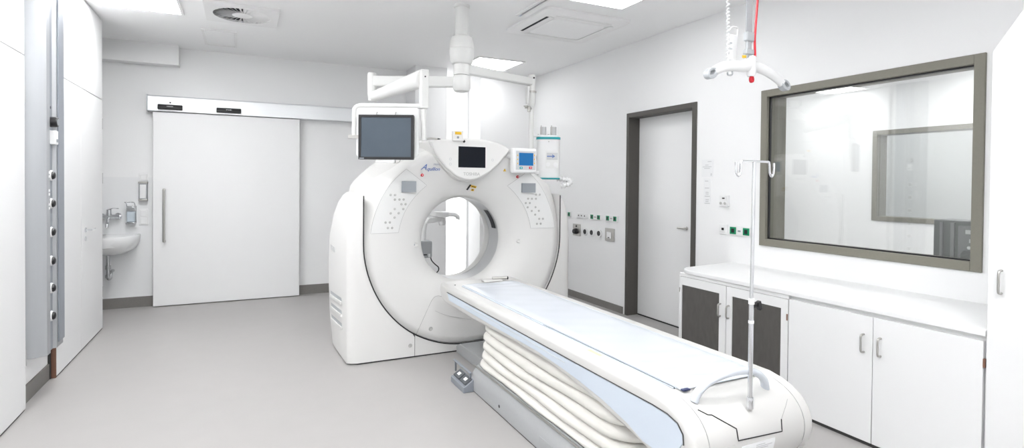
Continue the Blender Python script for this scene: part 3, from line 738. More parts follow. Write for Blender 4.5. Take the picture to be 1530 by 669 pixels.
# centre base panel below the ring
P = [(-.466, .012)]
for d in range(-122, -57, 4):
    r = lerp(T_SEAL, fold(d))+.003; x = r*math.cos(R_(d))
    if abs(x) < .46: P.append((x, CZ+r*math.sin(R_(d))))
P = [P[0], (-.466, .174)]+P[1:]+[(.466, .174), (.466, .012)]
obj('base_panel', MB().prism([(CX+a, b) for a, b in P], 'Y', 4.285, 4.75), 'gantry', G)
obj('panel_seam', MB().box(CX-.471, CX-.465, 4.288, 4.33, .012, .175), 'seam', G)
obj('panel_seam', MB().box(CX+.465, CX+.471, 4.288, 4.33, .012, .175), 'seam', G)
obj('floor_gap', MB().prism([(CX-.985, 4.34), (CX-.915, 4.295), (CX+.915, 4.295), (CX+.985, 4.34), (CX+.985, 4.9), (CX-.985, 4.9)], 'Z', 0, .012), 'black', G)  # black fill stands in for the shade line under the shell
pts = [(CX-.878, 4.2835, 1.30), (CX-.878, 4.2825, 1.15)]+[(CX+lerp(T_SEAL, fold(d))*math.cos(R_(d)), 4.2835, CZ+lerp(T_SEAL, fold(d))*math.sin(R_(d))) for d in range(180, 361, 3)]+[(CX+.878, 4.2825, 1.15), (CX+.878, 4.2835, 1.30)]
obj('gap_seal', MB().tube(pts, .0048, 8), 'black', G)
# hatch in the lower ring
def seamline(pp, r=.0016, nm='hatch_seam', m='gseam', par=None):
    return obj(nm, MB().tube(cat([face_pt(*q) for q in pp], 5), r, 6), m, par or G)
seamline([(622, 499), (632, 477), (642, 455), (647, 446), (653, 442), (660, 443), (676, 450), (700, 461)])
seamline([(650, 464), (664, 470), (682, 474), (704, 477)], .001)
def on_face(x, y, prof, m, nm, par=None, n=20):
    p = face_pt(x, y, 0)
    return obj(nm, MB().lathe(prof, p, 'Y', n, cap=False), m, par or G)
on_face(643.5, 491, [(0, -.001), (.017, -.001), (.014, -.004), (.007, -.002), (0, -.002)], 'button', 'hatch_screw')
# gantry control panels
def panel_pt(x, y): 
    p = at(x, y, 'Y', 4.285); return p
def ctrl(sg):
    u = lambda dx: CX+sg*dx
    rin = [(a, r) for a, r in ((128.2, .588), (140, .592), (156, .60), (171.9, .603))]
    rout = [(132.6, .807), (145, .823), (160, .828), (174, .832)]
    g = []; nn = 20
    for i in range(nn+1):
        t_ = i/nn; row = []
        for k in range(9):
            s_ = k/8
            a0 = 128.2+(171.9-128.2)*t_; a1 = 132.6+(174-132.6)*t_
            r0 = lerp(rin, a0); r1 = lerp(rout, a1)-.004
            # corners straight, arcs inner and outer
            p0 = (r0*math.cos(R_(a0)), r0*math.sin(R_(a0))); p1 = (r1*math.cos(R_(a1)), r1*math.sin(R_(a1)))
            q = (p0[0]+(p1[0]-p0[0])*s_, p0[1]+(p1[1]-p0[1])*s_)
            row.append((CX-sg*q[0], yface(math.hypot(*q))-.0035, CZ+q[1]))
        g.append(row)
    w = MB(); w.grid(g)
    pn = obj('control_panel', w, 'panelw', G)
    edge = g[0]+[r[-1] for r in g[1:]]+g[-1][::-1][1:]+[r[0] for r in g[::-1][1:-1]]
    obj('panel_outline', MB().tube([(p[0], p[1]+.001, p[2]) for p in edge], .0016, 6, closed=True), 'gseam', pn)
    mx = lambda p: p if sg < 0 else Vector((2*CX-p.x, p.y, p.z))
    a, b = at(600.3, 270.5, 'Y', 4.29), at(621.5, 287, 'Y', 4.29)
    if sg > 0: a, b = at(780, 273.5, 'Y', 4.29), at(799.5, 287.5, 'Y', 4.29)
    yb = yface(.76)-.012
    obj('display', MB().box(a.x, b.x, yb-.001, yb+.02, b.z, a.z), 'lcd', pn)
    for bx, by in ((172, 314), (207, 314), (206, 350), (242, 350), (276, 349), (259, 386), (293, 386), (206, 423), (275, 423), (174, 456), (238, 455), (206, 488), (134, 527), (168, 526), (153, 569), (187, 569)):
        p = mx(at(550+bx/5.146, 230+by/5.146, 'Y', 4.295)); r = math.hypot(p.x-CX, p.z-CZ); y = yface(r)-.003
        obj('push_button', MB().lathe([(0, -.005), (.007, -.005), (.0095, -.003), (.0095, .002)], (p.x, y, p.z), 'Y', 16, cap=False), 'button', pn)
    return pn
ctrl(-1); ctrl(1)
for x, y in ((630.5, 261.5), (773, 264)):
    o = on_face(x, y, [(0, -.014), (.010, -.014), (.0125, -.010), (.0125, .004)], 'red', 'emergency_stop')
    on_face(x, y, [(0, -.0155), (.004, -.0155), (.004, -.012)], 'paper', 'stop_mark', o, 10)
p = face_pt(643, 252.5); text('model_lettering', 'quilion', .040, (p.x+.020, 4.287, p.z), '-Y', 'blue_txt', G, shear=.35, bold=.0004)
p = face_pt(634, 250.5); text('model_lettering', 'A', .066, (p.x-.010, 4.287, p.z+.004), '-Y', 'blue_txt', G, shear=.6, bold=.0004)
p = face_pt(652.5, 246.5); text('model_lettering', 'PRIME', .022, (p.x-.002, 4.288, p.z+.003), '-Y', 'grey_txt', G)
# warning marks above the bore (on the sloped cone)
def slope_box(x, y, hw, hh, m, nm, rot=0, par=None, lift=.002):
    p = face_pt(x, y, 0); r = math.hypot(p.x-CX, p.z-CZ); e = .01
    sl = (yface(r+e)-yface(r-e))/(2*e); rad = Vector(((p.x-CX)/r, 0, (p.z-CZ)/r))
    tz = (rad+Vector((0, sl, 0))).normalized(); tx = Vector((rad.z, 0, -rad.x)); nrm = tx.cross(tz).normalized()
    if nrm.y > 0: nrm = -nrm
    c, s_ = math.cos(R_(rot)), math.sin(R_(rot)); a, b = tx*c+tz*s_, tz*c-tx*s_
    return obj(nm, MB().obox(p+nrm*lift, a, b, nrm, hw, hh, .0015), m, par or G, bevel=.001)
slope_box(700.3, 279.5, .008, .030, 'black', 'warning_label', -18)
slope_box(707.5, 278.6, .026, .011, 'yellow', 'warning_label', -4)
slope_box(706, 283.5, .013, .010, 'yellow', 'warning_label', 0, lift=.0022)
slope_box(706, 283.2, .005, .004, 'black', 'warning_mark', 45, lift=.004)
slope_box(707.5, 278.6, .018, .003, 'black', 'warning_mark', -4, lift=.004)
o = obj('warning_triangle', MB().prism([(2.037-.011, 1.508), (2.037+.011, 1.508), (2.037, 1.528)], 'Y', 4.2855, 4.30), 'yellow', G)
for x, y, sg in ((619.5, 365.5, -1), (776.5, 360, 1)):
    p = face_pt(x, y, 0); w = MB()
    n = 20
    w.rings([[(p.x+a_*math.cos(2*PI*k/n)*(1 if abs(math.cos(2*PI*k/n)) < .5 else 1), p.y+yo_, p.z+b_*math.sin(2*PI*k/n)) for k in range(n)] for a_, b_, yo_ in ((.033, .019, .002), (.030, .016, -.003), (.024, .012, -.002), (.02, .009, .0))])
    o = obj('grip_recess', w, 'gantry2', G)
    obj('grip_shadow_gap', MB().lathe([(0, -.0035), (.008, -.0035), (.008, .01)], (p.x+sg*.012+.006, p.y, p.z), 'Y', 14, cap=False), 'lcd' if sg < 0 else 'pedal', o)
# console on top
con = [(643, 210.5), (650, 228), (658, 240), (667, 250.5), (679, 261), (686, 265.5), (693, 268.3), (703, 269.5), (712, 268), (719, 265), (733, 256.5), (746, 245), (756, 233), (763, 223.5),
       (755, 217.5), (746, 213.8), (737, 211.3), (728, 209.4), (715, 207.6), (701, 206.6), (685, 206.4), (670, 207.3), (656, 208.7)]
cp = [at(x, y, 'Y', 4.24) for x, y in con]
mz = sum(p.z for p in cp)/len(cp); mxx = sum(p.x for p in cp)/len(cp)
c_ = obj('console', MB().prism([(p.x, p.z) for p in cp], 'Y', 4.24, 4.58), 'gantry', G, bevel=.014, seg=3, ang=40)
obj('console_rim', MB().prism([(mxx+(p.x-mxx)*1.03, mz+.0+(p.z-mz)*1.045-.004) for p in cp if 1], 'Y', 4.268, 4.56), 'gantry2', G, bevel=.008, ang=40)
a, b = at(685, 218.3, 'Y', 4.238), at(725.3, 250.8, 'Y', 4.238)
obj('console_screen', MB().box(a.x, b.x, 4.2375, 4.25, b.z, a.z), 'screen', c_, bevel=.001)
w = MB(); e = .006
w.box(a.x-e, b.x+e, 4.2385, 4.25, a.z, a.z+e).box(a.x-e, b.x+e, 4.2385, 4.25, b.z-e, b.z).box(a.x-e, a.x, 4.2385, 4.25, b.z, a.z).box(b.x, b.x+e, 4.2385, 4.25, b.z, a.z)
obj('screen_surround', w, 'panelw', c_)
p = at(704.8, 260, 'Y', 4.239); text('brand_lettering', 'TOSHIBA', .036, (p.x, 4.2392, p.z), '-Y', 'btxt', c_, bold=.0006)
for x, y in ((673, 237.5), (673, 245), (736, 239)):
    p = at(x, y, 'Y', 4.239)
    obj('indicator_icon', MB().lathe([(.007, 0), (.011, 0), (.011, -.001), (.007, -.001)], (p.x, 4.2398, p.z), 'Y', 16, closedprof=True), 'lt_txt', c_)
a, b = at(675, 195, 'Y', 4.25), at(691.5, 211, 'Y', 4.25)
o = obj('warning_box', MB().box(a.x, b.x, 4.225, 4.27, b.z, a.z), 'gantry', G, bevel=.004)
obj('box_label', MB().box(a.x+.02, b.x-.022, 4.2238, 4.226, a.z-.032, a.z-.010), 'yellow', o)
obj('box_socket', MB().cyl((a.x+.045, 4.2225, a.z-.055), (a.x+.045, 4.226, a.z-.055), .010, n=14), 'lcd', o)
a = at(694, 211, 'Y', 4.23)
obj('sensor_lens', MB().lathe([(0, -.006), (.008, -.006), (.011, 0), (.011, .01)], (a.x, 4.238, a.z), 'Y', 16, cap=False), 'black', c_)
a = at(640, 210, 'Y', 4.5)
w = MB().box(1.36, 1.56, 4.5, 4.62, 1.74, 1.765)
obj('top_shelf', w, 'gantry', G, bevel=.008)
pb = thing('probe_holder', 'small silver probe lying on top of the scanner left of the yellow label box', 'probe', (1.46, 4.52, 1.766))
obj('shaft', MB().tube(cat([(1.41, 4.53, 1.776), (1.45, 4.52, 1.782), (1.50, 4.51, 1.778)], 4), [.008]*8+[.006], 10), 'nickel', pb)
obj('tip', MB().cyl((1.50, 4.51, 1.778), (1.525, 4.505, 1.777), .009, .006, 12), 'black', pb)

# ------------------------------------------------------------------ patient table
TX, HW = 1.715, .315
prof = [(4.10, .627), (3.2, .627), (1.72, .627), (1.60, .625), (1.545, .615), (1.495, .598), (1.452, .572), (1.420, .535), (1.404, .495), (1.402, .455), (1.412, .41), (1.435, .37), (1.468, .343), (1.51, .332), (1.57, .345), (1.67, .386), (1.77, .408), (1.96, .441), (2.17, .468), (2.43, .490), (2.8, .492), (3.43, .478), (3.9, .479), (4.01, .483), (4.08, .497), (4.12, .525), (4.135, .56), (4.13, .60), (4.12, .618)]
TB = thing('patient_table', 'long white patient couch on cream bellows in front of the scanner', 'patient table', (TX, 2.8, 0))
w = MB()
cy_, cz_ = 2.8, .5
def tring(x, ins):
    out = []
    n = len(prof)
    for i, (y, z) in enumerate(prof):
        a, b = prof[i-1], prof[(i+1) % n]
        ty, tz = b[0]-a[0], b[1]-a[1]; l = math.hypot(ty, tz)
        ny, nz = tz/l, -ty/l      # outward for this winding is reversed below
        out.append((x, y-ny*ins*-1*-1, z-nz*ins*-1*-1))
    return out
# orientation test so that the inset goes inwards
area = sum(prof[i-1][0]*prof[i][1]-prof[i][0]*prof[i-1][1] for i in range(len(prof)))
sgn = 1 if area > 0 else -1
def tring(x, ins):
    out = []; n = len(prof)
    for i, (y, z) in enumerate(prof):
        a, b = prof[i-1], prof[(i+1) % n]
        ty, tz = b[0]-a[0], b[1]-a[1]; l = math.hypot(ty, tz)
        out.append((x, y-sgn*tz/l*ins, z+sgn*ty/l*ins))
    return out
rs = .026
sec = []
for k in range(6):
    an = R_(90*k/5); sec.append((HW-rs+rs*math.cos(an), rs*(1-math.sin(an))))
# sec from the side face (x = HW, inset rs) to the full section
rings = [tring(TX-a, i) for a, i in sec]+[tring(TX+a, i) for a, i in sec[::-1]]
w.rings(rings)
body = obj('couch_body', w, 'table', TB, ang=50)
def table_pt(x, y, lift=.001):
    d = CF+CR*((x-CXP)/FPX)-CU*((y-CYP)/FPX); best = None
    for i in range(len(prof)):
        (y0, z0), (y1, z1) = prof[i-1], prof[i]
        ey, ez = y1-y0, z1-z0; den = d.y*ez-d.z*ey
        if abs(den) < 1e-9: continue
        t_ = (y0*ez-(z0-H)*ey)/den; s_ = ((y0)*d.z-(z0-H)*d.y)/den
        s_ = (d.y*(z0-H)-d.z*y0)/(d.z*ey-d.y*ez) if abs(d.z*ey-d.y*ez) > 1e-9 else -1
        if t_ > 0 and -1e-6 <= s_ <= 1+1e-6 and (best is None or t_ < best): best = t_
    return CP+d*(best-.0005-lift)
def tline(pp, r, m, nm, smooth=1):
    P = [table_pt(*q) for q in pp]
    return obj(nm, MB().tube(cat(P, 5) if smooth else P, r, 6), m, TB)
crop = lambda *qq: [(1020+a/5.185, 540+b/5.185) for a, b in qq]
# densify so the line follows the curved end
def dens(pp, n=5):
    out = []
    for a, b in zip(pp, pp[1:]): out += [(a[0]+(b[0]-a[0])*k/n, a[1]+(b[1]-a[1])*k/n) for k in range(n)]
    return out+[pp[-1]]
tline(dens(crop((118, 372), (195, 412), (225, 413), (417, 520), (432, 613), (770, 540), (765, 445))), .0022, 'black', 'end_cover_gap', 0)
tline(dens(crop((765, 445), (800, 340), (812, 290))), .001, 'gseam', 'end_cover_seam', 0)
def xseam(x, i0=2, i1=14):
    P = [(x, prof[i][0], prof[i][1]) for i in range(i0, i1)]
    return obj('rail_seam', MB().tube(cat(P, 4), .0014, 6), 'gseam', TB)
xseam(TX-.247, 4); xseam(TX+.252, 4)
# type plate on the end
def patch(x0, x1, z0, z1, m, nm, par, lift=.0015):
    pr = sorted([p for p in prof[4:14]], key=lambda p: p[1])
    ys = lambda z: lerp([(b, a) for a, b in pr], z)
    w = MB(); g = []
    for k in range(7):
        z = z0+(z1-z0)*k/6; g.append([(x0, ys(z)-lift, z), (x1, ys(z)-lift, z)])
    g2 = [[(p[0], p[1]+.003, p[2]) for p in r] for r in g]
    A = w.grid(g); B = w.grid(g2)
    for i in range(6):
        for j in (0, 1): w.f([A[i][j], A[i+1][j], B[i+1][j], B[i][j]])
    for i in (0, 6): w.f([A[i][0], A[i][1], B[i][1], B[i][0]])
    return obj(nm, w, m, par)
tp = patch(1.625, 1.80, .395, .462, 'paper', 'type_plate', TB)
for z in (.452, .444, .436, .428, .420): patch(1.70, 1.70+.085-.02*((z*1000) % 3), z-.0015, z+.0015, 'lt_txt', 'print_line', tp, .0025)
patch(1.637, 1.675, .405, .407, 'grey_txt', 'print_line', tp, .0025); patch(1.637, 1.675, .443, .445, 'grey_txt', 'print_line', tp, .0025)
patch(1.535, 1.59, .42, .475, 'table', 'cover_flap', TB)
# blue side panels
PB = [(3.94, .570), (3.0, .569), (2.2, .568), (1.62, .570), (1.54, .566), (1.49, .553), (1.462, .525), (1.458, .49), (1.475, .465), (1.53, .425), (1.60, .402), (1.672, .405), (1.772, .437), (1.94, .470), (2.13, .492), (2.272, .510), (2.545, .523), (3.164, .519), (3.90, .521)]
PB = [(y, z if z > .5 else z+.006) for y, z in PB]
for sg in (-1, 1):
    x0 = TX+sg*(HW-.004); x1 = TX+sg*(HW+.0035)
    p_ = obj('side_panel', MB().prism(PB, 'X', min(x0, x1), max(x0, x1)), 'bluep', TB, bevel=.002)
    xe = TX+sg*(HW+.003)
    obj('side_trim', MB().tube([(xe, 3.95, .574), (xe, 3.0, .573), (xe, 2.2, .572), (xe, 1.62, .574), (xe, 1.54, .570), (xe, 1.487, .556), (xe, 1.459, .526), (xe, 1.455, .49)], .0024, 6), 'seam', p_)
    obj('panel_groove', MB().tube([(xe+sg*.0005, 3.6, .553), (xe+sg*.0005, 2.6, .552), (xe+sg*.0005, 2.25, .545)], .0016, 6), 'lt_txt', p_)
# tabletop recess lines, warning label, strap
for sg in (-1, 1):
    xe = TX+sg*.2265
    obj('tabletop_edge', MB().box(xe-.006, xe+.006, 1.60, 3.86, .6265, .6325), 'bluep', TB, bevel=.002)
obj('edge_gap', MB().box(TX-.2315, TX-.2275, 1.60, 2.62, .627, .6332), 'black', TB)
obj('warning_label', MB().box(1.456, 1.474, 2.05, 2.15, .627, .6278), 'paleyellow', TB)
obj('warning_label', MB().box(1.449, 1.472, 2.19, 2.28, .627, .6278), 'lt_txt', TB)
obj('locking_dot', MB().cyl((1.455, 3.93, .627), (1.455, 3.93, .630), .006, n=12), 'black', TB)
w = MB().box(1.70, 1.86, 3.93, 4.00, .6275, .640)
obj('head_strap', w, 'gantry2', TB, bevel=.004)
w = MB().tube([(1.79, 3.985, .648), (1.905, 3.955, .648)], .012, 12)
o = obj('strap_roller', w, 'nickel', TB)
obj('roller_end', MB().cyl((1.905, 3.955, .648), (1.914, 3.953, .648), .0122, n=14), 'black', o)
# carrying handle
hp = cat([(1.502, 1.515, .605), (1.520, 1.512, .640), (1.562, 1.507, .670), (1.625, 1.50, .690), (1.69, 1.497, .695), (1.755, 1.497, .690), (1.82, 1.50, .668), (1.862, 1.505, .634), (1.876, 1.51, .592)], 6)
obj('grab_handle', MB().tube(hp, .0175, 14, flat=(1, .8)), 'matt', TB)
# bellows
def rrect(hx, hy, r, z, cx=1.715, cy=2.60, n=5):
    pts = []
    for sx_, sy_, a0 in ((1, 1, 0), (-1, 1, 90), (-1, -1, 180), (1, -1, 270)):
        for k in range(n+1):
            an = R_(a0+90*k/n); pts.append((cx+sx_*(hx-r)+r*math.cos(an), cy+sy_*(hy-r)+r*math.sin(an), z))
    # subdivide long sides
    out = []
    for i, p in enumerate(pts):
        q = pts[(i+1) % len(pts)]; m_ = (1 if i % (n+1) != n else (8 if (i//(n+1)) % 2 == 0 else 26))
        for k in range(m_): out.append(tuple(p[j]+(q[j]-p[j])*k/m_ for j in range(3)))
    return out
w = MB(); rings = []
npl = 5; z0, z1 = .175, .485
for i in range(npl):
    for t_, o_ in ((0, -.016), (.05, -.006), (.14, .003), (.32, .011), (.55, .012), (.78, .006), (.93, -.005)):
        zz = z0+(z1-z0)*(i+t_)/npl; base = .283-.012*(zz-z0)/(z1-z0)
        ring = rrect(base+o_, .83+o_-.05*(zz-z0)/(z1-z0), .17, zz, cy=2.64)
        ring = [(x+(.004*math.sin(y*9+i*2.1)), y+.003*math.sin(x*23+i), z-(.016*(1-((y-2.64)/.83)**2)-.004*math.sin(y*5+i))*min(1, (i+t_)*1.2, (npl-i-t_)*.8)) for x, y, z in ring]
        rings.append(ring)
rings.append(rrect(.255, .76, .15, z1, cy=2.64))
w.rings(rings)
obj('bellows', w, 'bellow', TB, ang=50)
# grey base
w = MB()
def brect(hx, y0, y1, z, c=.06):
    return [(TX-hx+c, y0, z), (TX+hx-c, y0, z), (TX+hx, y0+c, z), (TX+hx, y1-c, z), (TX+hx-c, y1, z), (TX-hx+c, y1, z), (TX-hx, y1-c, z), (TX-hx, y0+c, z)]
w.rings([brect(.305, 1.66, 3.53, 0), brect(.315, 1.65, 3.54, .008), brect(.315, 1.65, 3.54, .085), brect(.30, 1.66, 3.52, .12), brect(.283, 1.70, 3.49, .172)])
bs = obj('base', w, 'tbase', TB, bevel=.004)
obj('service_cover', MB().box(TX-.3165, TX-.314, 2.02, 2.50, .012, .086), 'tbase', bs, bevel=.001)
obj('lock_hole', MB().cyl((TX-.3165, 3.0, .055), (TX-.312, 3.0, .055), .010, n=12), 'black', bs)
obj('bellows_rim', MB().tube([(TX-.292, 1.72, .165), (TX-.292, 3.46, .165)], .005, 8), 'nickel', bs)
obj('link_plate', MB().prism([(3.50, 0), (4.28, 0), (4.28, .05), (4.20, .09), (3.50, .10)], 'X', 1.60, 1.83), 'tbase', TB, bevel=.004)
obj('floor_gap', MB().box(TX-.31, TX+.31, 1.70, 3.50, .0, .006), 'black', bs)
# foot pedals
pdl = obj('pedal_bracket', MB().prism([(1.402, .0), (1.402, .085), (1.345, .045), (1.328, .040), (1.328, .0)], 'Y', 3.41, 3.66), 'alub', TB, bevel=.003)
for y in (3.475, 3.595):
    o = obj('foot_pedal', MB().obox((1.369, y, .066), (1, 0, .6), (0, 1, 0), (-.6, 0, 1), .030, .052, .006), 'pedal', pdl, bevel=.004)
for y in (3.475, 3.595):
    obj('pedal_symbol', MB().obox((1.367, y, .0722), (1, 0, .6), (0, 1, 0), (-.6, 0, 1), .012, .020, .001), 'paper', pdl, bevel=.0005)
obj('pedal_guard', MB().obox((1.39, 3.60, .118), (0, 1, 0), (1, 0, .3), (-.3, 0, 1), .16, .009, .004).box(1.388, 1.400, 3.45, 3.465, .07, .118).box(1.388, 1.400, 3.735, 3.75, .04, .118), 'alub', pdl, bevel=.002)

# mattress with its clear cover
w = MB(); nx, ny = 14, 120; g = []
rnd = random.Random(3)
ph = [(rnd.uniform(0, 6), rnd.uniform(0, 6)) for _ in range(6)]
y0, y1 = 1.575, 3.88
for j in range(ny+1):
    y = y0+(y1-y0)*j/ny; row = []
    for i in range(nx+1):
        u = i/nx*2-1; x = TX+u*.219
        z = .642-.004*(1-u*u)
        ed = max(0, 1-(y1-y)/.3)+max(0, 1-(y-y0)/.5)
        z += ed*.005*math.sin(16*x+38*y+ph[0][0])*math.sin(9*x-21*y+ph[1][0])+.0007*math.sin(31*y+7*x)*math.sin(13*x+5*y)
        if i in (0, nx): z = .634
        if j in (0, ny): z = .630
        row.append((x, y, z))
    g.append(row)
V = w.grid(g)
bot = [[w.v((p.co.x, p.co.y, .6278)) for p in r] for r in (V[0], V[-1])]
L_ = [w.v((r[0].co.x, r[0].co.y, .6278)) for r in V]; Rr_ = [w.v((r[-1].co.x, r[-1].co.y, .6278)) for r in V]
for j in range(ny): w.f([V[j][0], V[j+1][0], L_[j+1], L_[j]]); w.f([V[j][nx], V[j+1][nx], Rr_[j+1], Rr_[j]])
for i in range(nx):
    w.f([V[0][i], V[0][i+1], bot[0][i+1], bot[0][i]]); w.f([V[-1][i], V[-1][i+1], bot[1][i+1], bot[1][i]])
w.f([L_[0], Rr_[0], Rr_[-1], L_[-1]])
bmesh.ops.remove_doubles(w.bm, verts=w.bm.verts, dist=1e-6)
mt = obj('couch_mattress', w, 'matt', loc=(TX, 2.7, .628), ang=60)
tag(mt, 'pale blue-white couch mattress with crinkled clear cover lying on the patient table', 'mattress')
obj('corner_tab', MB().box(TX-.219, TX-.185, 1.562, 1.578, .628, .633), 'navy', mt)

# ------------------------------------------------------------------ drip stand
ZB = table_pt(1120, 598).z
IP = thing('drip_stand', 'thin chrome infusion pole with double hook standing on the table end', 'infusion stand', (1.706, 1.44, ZB))
px_, py_ = 1.708, 1.44
obj('socket', MB().lathe([(.0, -.012), (.013, -.012), (.014, .02), (.012, .03), (0, .03)], (px_, py_, ZB), n=20), 'chrome', IP)
obj('lower_tube', MB().cyl((px_, py_, ZB+.03), (px_, py_, .98), .0088), 'chrome', IP)
obj('collar', MB().cyl((px_, py_, .965), (px_, py_, .985), .0108).cyl((px_, py_, .893), (px_, py_, .903), .0102), 'plastic', IP)
obj('upper_tube', MB().cyl((px_, py_, .97), (px_+.004, py_, 1.497), .0062), 'chrome', IP)
w = MB()
zt = 1.497
def hook(sg, x0):
    return cat([(px_+.004, py_, zt), (x0-sg*.012, py_, zt), (x0-sg*.002, py_, zt-.006), (x0, py_, zt-.03), (x0+sg*.003, py_, zt-.045), (x0+sg*.012, py_, zt-.055), (x0+sg*.021, py_, zt-.045), (x0+sg*.024, py_, zt-.025), (x0+sg*.024, py_, zt-.004)], 5)
w.tube(hook(-1, 1.642), .0042, 10); w.tube(hook(1, 1.795), .0042, 10)
obj('double_hook', w, 'chrome', IP)
obj('clamp_knob', MB().cyl((px_+.010, py_, .955), (px_+.03, py_, .955), .007, n=12).obox((px_+.036, py_-.004, .957), (1, 0, .35), (0, 1, 0), (-.35, 0, 1), .008, .008, .017).obox((px_+.036, py_+.002, .955), (1, 0, -.6), (0, 1, 0), (.6, 0, 1), .017, .008, .006), 'black', IP, bevel=.002)

# ------------------------------------------------------------------ ceiling supply arms
AX = (1.663, 4.37)
A = thing('ceiling_support_arm', 'white ceiling column with two jointed arms over the scanner', 'support arm', (AX[0], AX[1], ZC))
obj('column', MB().lathe([(0, 0), (.066, 0), (.066, -.02), (.058, -.024), (.058, -.30), (0, -.30)], (*AX, ZC), n=32), 'armw', A)
obj('collar', MB().lathe([(.0, 2.645), (.06, 2.645), (.088, 2.63), (.100, 2.58), (.104, 2.545), (.104, 2.535), (.1015, 2.533), (.1015, 2.529), (.104, 2.527), (.103, 2.48), (.096, 2.43), (.085, 2.408), (.06, 2.40), (0, 2.40)], (*AX, 0), n=40), 'armw', A)
obj('upper_hub', MB().lathe([(0, 2.405), (.066, 2.405), (.068, 2.39), (.068, 2.312), (.0, 2.312)], (*AX, 0), n=32), 'armw', A)
obj('lower_hub', MB().lathe([(0, 2.308), (.067, 2.308), (.072, 2.30), (.076, 2.24), (.074, 2.20), (.062, 2.178), (.045, 2.17), (0, 2.17)], (*AX, 0), n=32), 'armw', A)
def arm(nm, p0, p1, h0, h1, w0, w1, m='armw', bev=.012):
    p0, p1 = Vector(p0), Vector(p1); d = (p1-p0).normalized(); s_ = d.cross(Vector((0, 0, 1))).normalized(); u = s_.cross(d)
    w = MB(); rings = []
    for p, hh, ww in ((p0, h0, w0), (p1, h1, w1)):
        rings.append([p+s_*ww+u*hh, p-s_*ww+u*hh, p-s_*ww-u*hh, p+s_*ww-u*hh])
    w.rings(rings); return obj(nm, w, m, A, bevel=bev, seg=3)
E1 = (2.565, 4.80); E0 = (.985, 4.70); PO = Vector((1.215, 3.975, 0))
arm('right_arm', (*AX, 2.372), (*E1, 2.405), .043, .036, .035, .03)
# right end: joint and injector pole
w = MB().lathe([(0, 2.475), (.036, 2.475), (.040, 2.465), (.040, 2.20), (.03, 2.17), (0, 2.17)], (*E1, 0), n=28)
obj('pole_joint', w, 'armw', A)
arm('joint_fin', (2.50, 4.765, 2.35), (2.50, 4.767, 2.18), .03, .012, .012, .012, bev=.004)
pole_ = obj('injector_pole', MB().cyl((*E1, 2.18), (*E1, 1.46), .024, n=20), 'armw', A)
obj('pole_ring', MB().lathe([(.024, 2.315), (.047, 2.315), (.047, 2.298), (.024, 2.298)], (*E1, 0), n=24, closedprof=True), 'nickel', A)
obj('joint_hole', MB().cyl((2.568, 4.762, 2.44), (2.568, 4.757, 2.44), .009, n=12), 'black', A)
w = MB().tube(cat([(2.55, 4.78, 2.14), (2.51, 4.74, 2.15), (2.47, 4.73, 2.145)], 4), .010, 8).cyl((2.47, 4.73, 2.13), (2.47, 4.73, 2.16), .014).cyl((2.50, 4.73, 2.10), (2.50, 4.73, 2.15), .016).tube([(2.47, 4.72, 2.14), (2.435, 4.71, 2.15)], .006, 8)
obj('cable_clamp', w, 'nickel', A)
# left arm, spring arm, monitor post
arm('left_arm', (*AX, 2.255), (*E0, 2.255), .045, .043, .035, .035)
obj('elbow', MB().lathe([(0, 2.325), (.034, 2.325), (.038, 2.315), (.038, 2.15), (.03, 2.09), (0, 2.09)], (*E0, 0), n=28), 'armw', A)
d_ = (Vector((PO.x, PO.y, 2.185))-Vector((*E0, 2.125)))
w = MB(); p0 = Vector((*E0, 2.125)); NN = 10
P = [p0+d_*k/NN for k in range(NN+1)]
w.tube([p0-d_*.04]+P[:-1]+[p0+d_*.955, p0+d_*.97], [.02]+[.042+.028*(k/NN) for k in range(NN)]+[.068, .055], 24, flat=(1, .8))
obj('spring_arm', w, 'armw', A, ang=50)
w = MB().box(PO.x-.03, PO.x+.03, PO.y-.03, PO.y+.03, 1.955, 2.245)
obj('monitor_post', w, 'armw', A, bevel=.008, seg=3)
obj('post_tube', MB().cyl((PO.x, PO.y, 1.96), (PO.x, PO.y, 1.72), .019, n=20), 'armw', A)
obj('post_hole', MB().cyl((PO.x, PO.y-.0295, 2.19), (PO.x, PO.y-.032, 2.19), .006, n=12), 'black', A)
VA = Vector((.897, -.441, 0)).normalized(); VB = Vector((-.441, -.897, 0)).normalized(); VZ = Vector((0, 0, 1))
def loc_(a, b, z): return PO+VA*a+VB*b+VZ*z
hp = cat([loc_(0, 0, 1.975), loc_(-.10, .0, 1.975), loc_(-.40, .0, 1.975), loc_(-.48, .0, 1.972), loc_(-.508, 0, 1.955), loc_(-.515, 0, 1.925), loc_(-.516, 0, 1.80), loc_(-.516, 0, 1.73)], 6)
hf = obj('carrier_tube', MB().tube(hp, .0195, 16), 'armw', A)
# back panel of the carrier, hung under the tube
def plate_ab(a0, a1, z0, z1, b0, b1, r=.02):
    cx_, cz_ = (a0+a1)/2, (z0+z1)/2; hx_, hz_ = (a1-a0)/2, (z1-z0)/2; pts = []
    for sx_, sz_, an0 in ((1, 1, 0), (-1, 1, 90), (-1, -1, 180), (1, -1, 270)):
        for k in range(5):
            an = R_(an0+90*k/4); pts.append((cx_+sx_*(hx_-r)+r*math.cos(an), cz_+sz_*(hz_-r)+r*math.sin(an)))
    return MB().rings and [[loc_(a, b0, z) for a, z in pts], [loc_(a, b1, z) for a, z in pts]]
def abplate(nm, a0, a1, z0, z1, b0, b1, m, par, r=.02, bevel=0):
    w = MB(); w.rings(plate_ab(a0, a1, z0, z1, b0, b1, r)); return obj(nm, w, m, par, bevel=bevel)
abplate('carrier_panel', -.50, -.035, 1.59, 1.965, .0, .012, 'plastic', A, .03, .003)
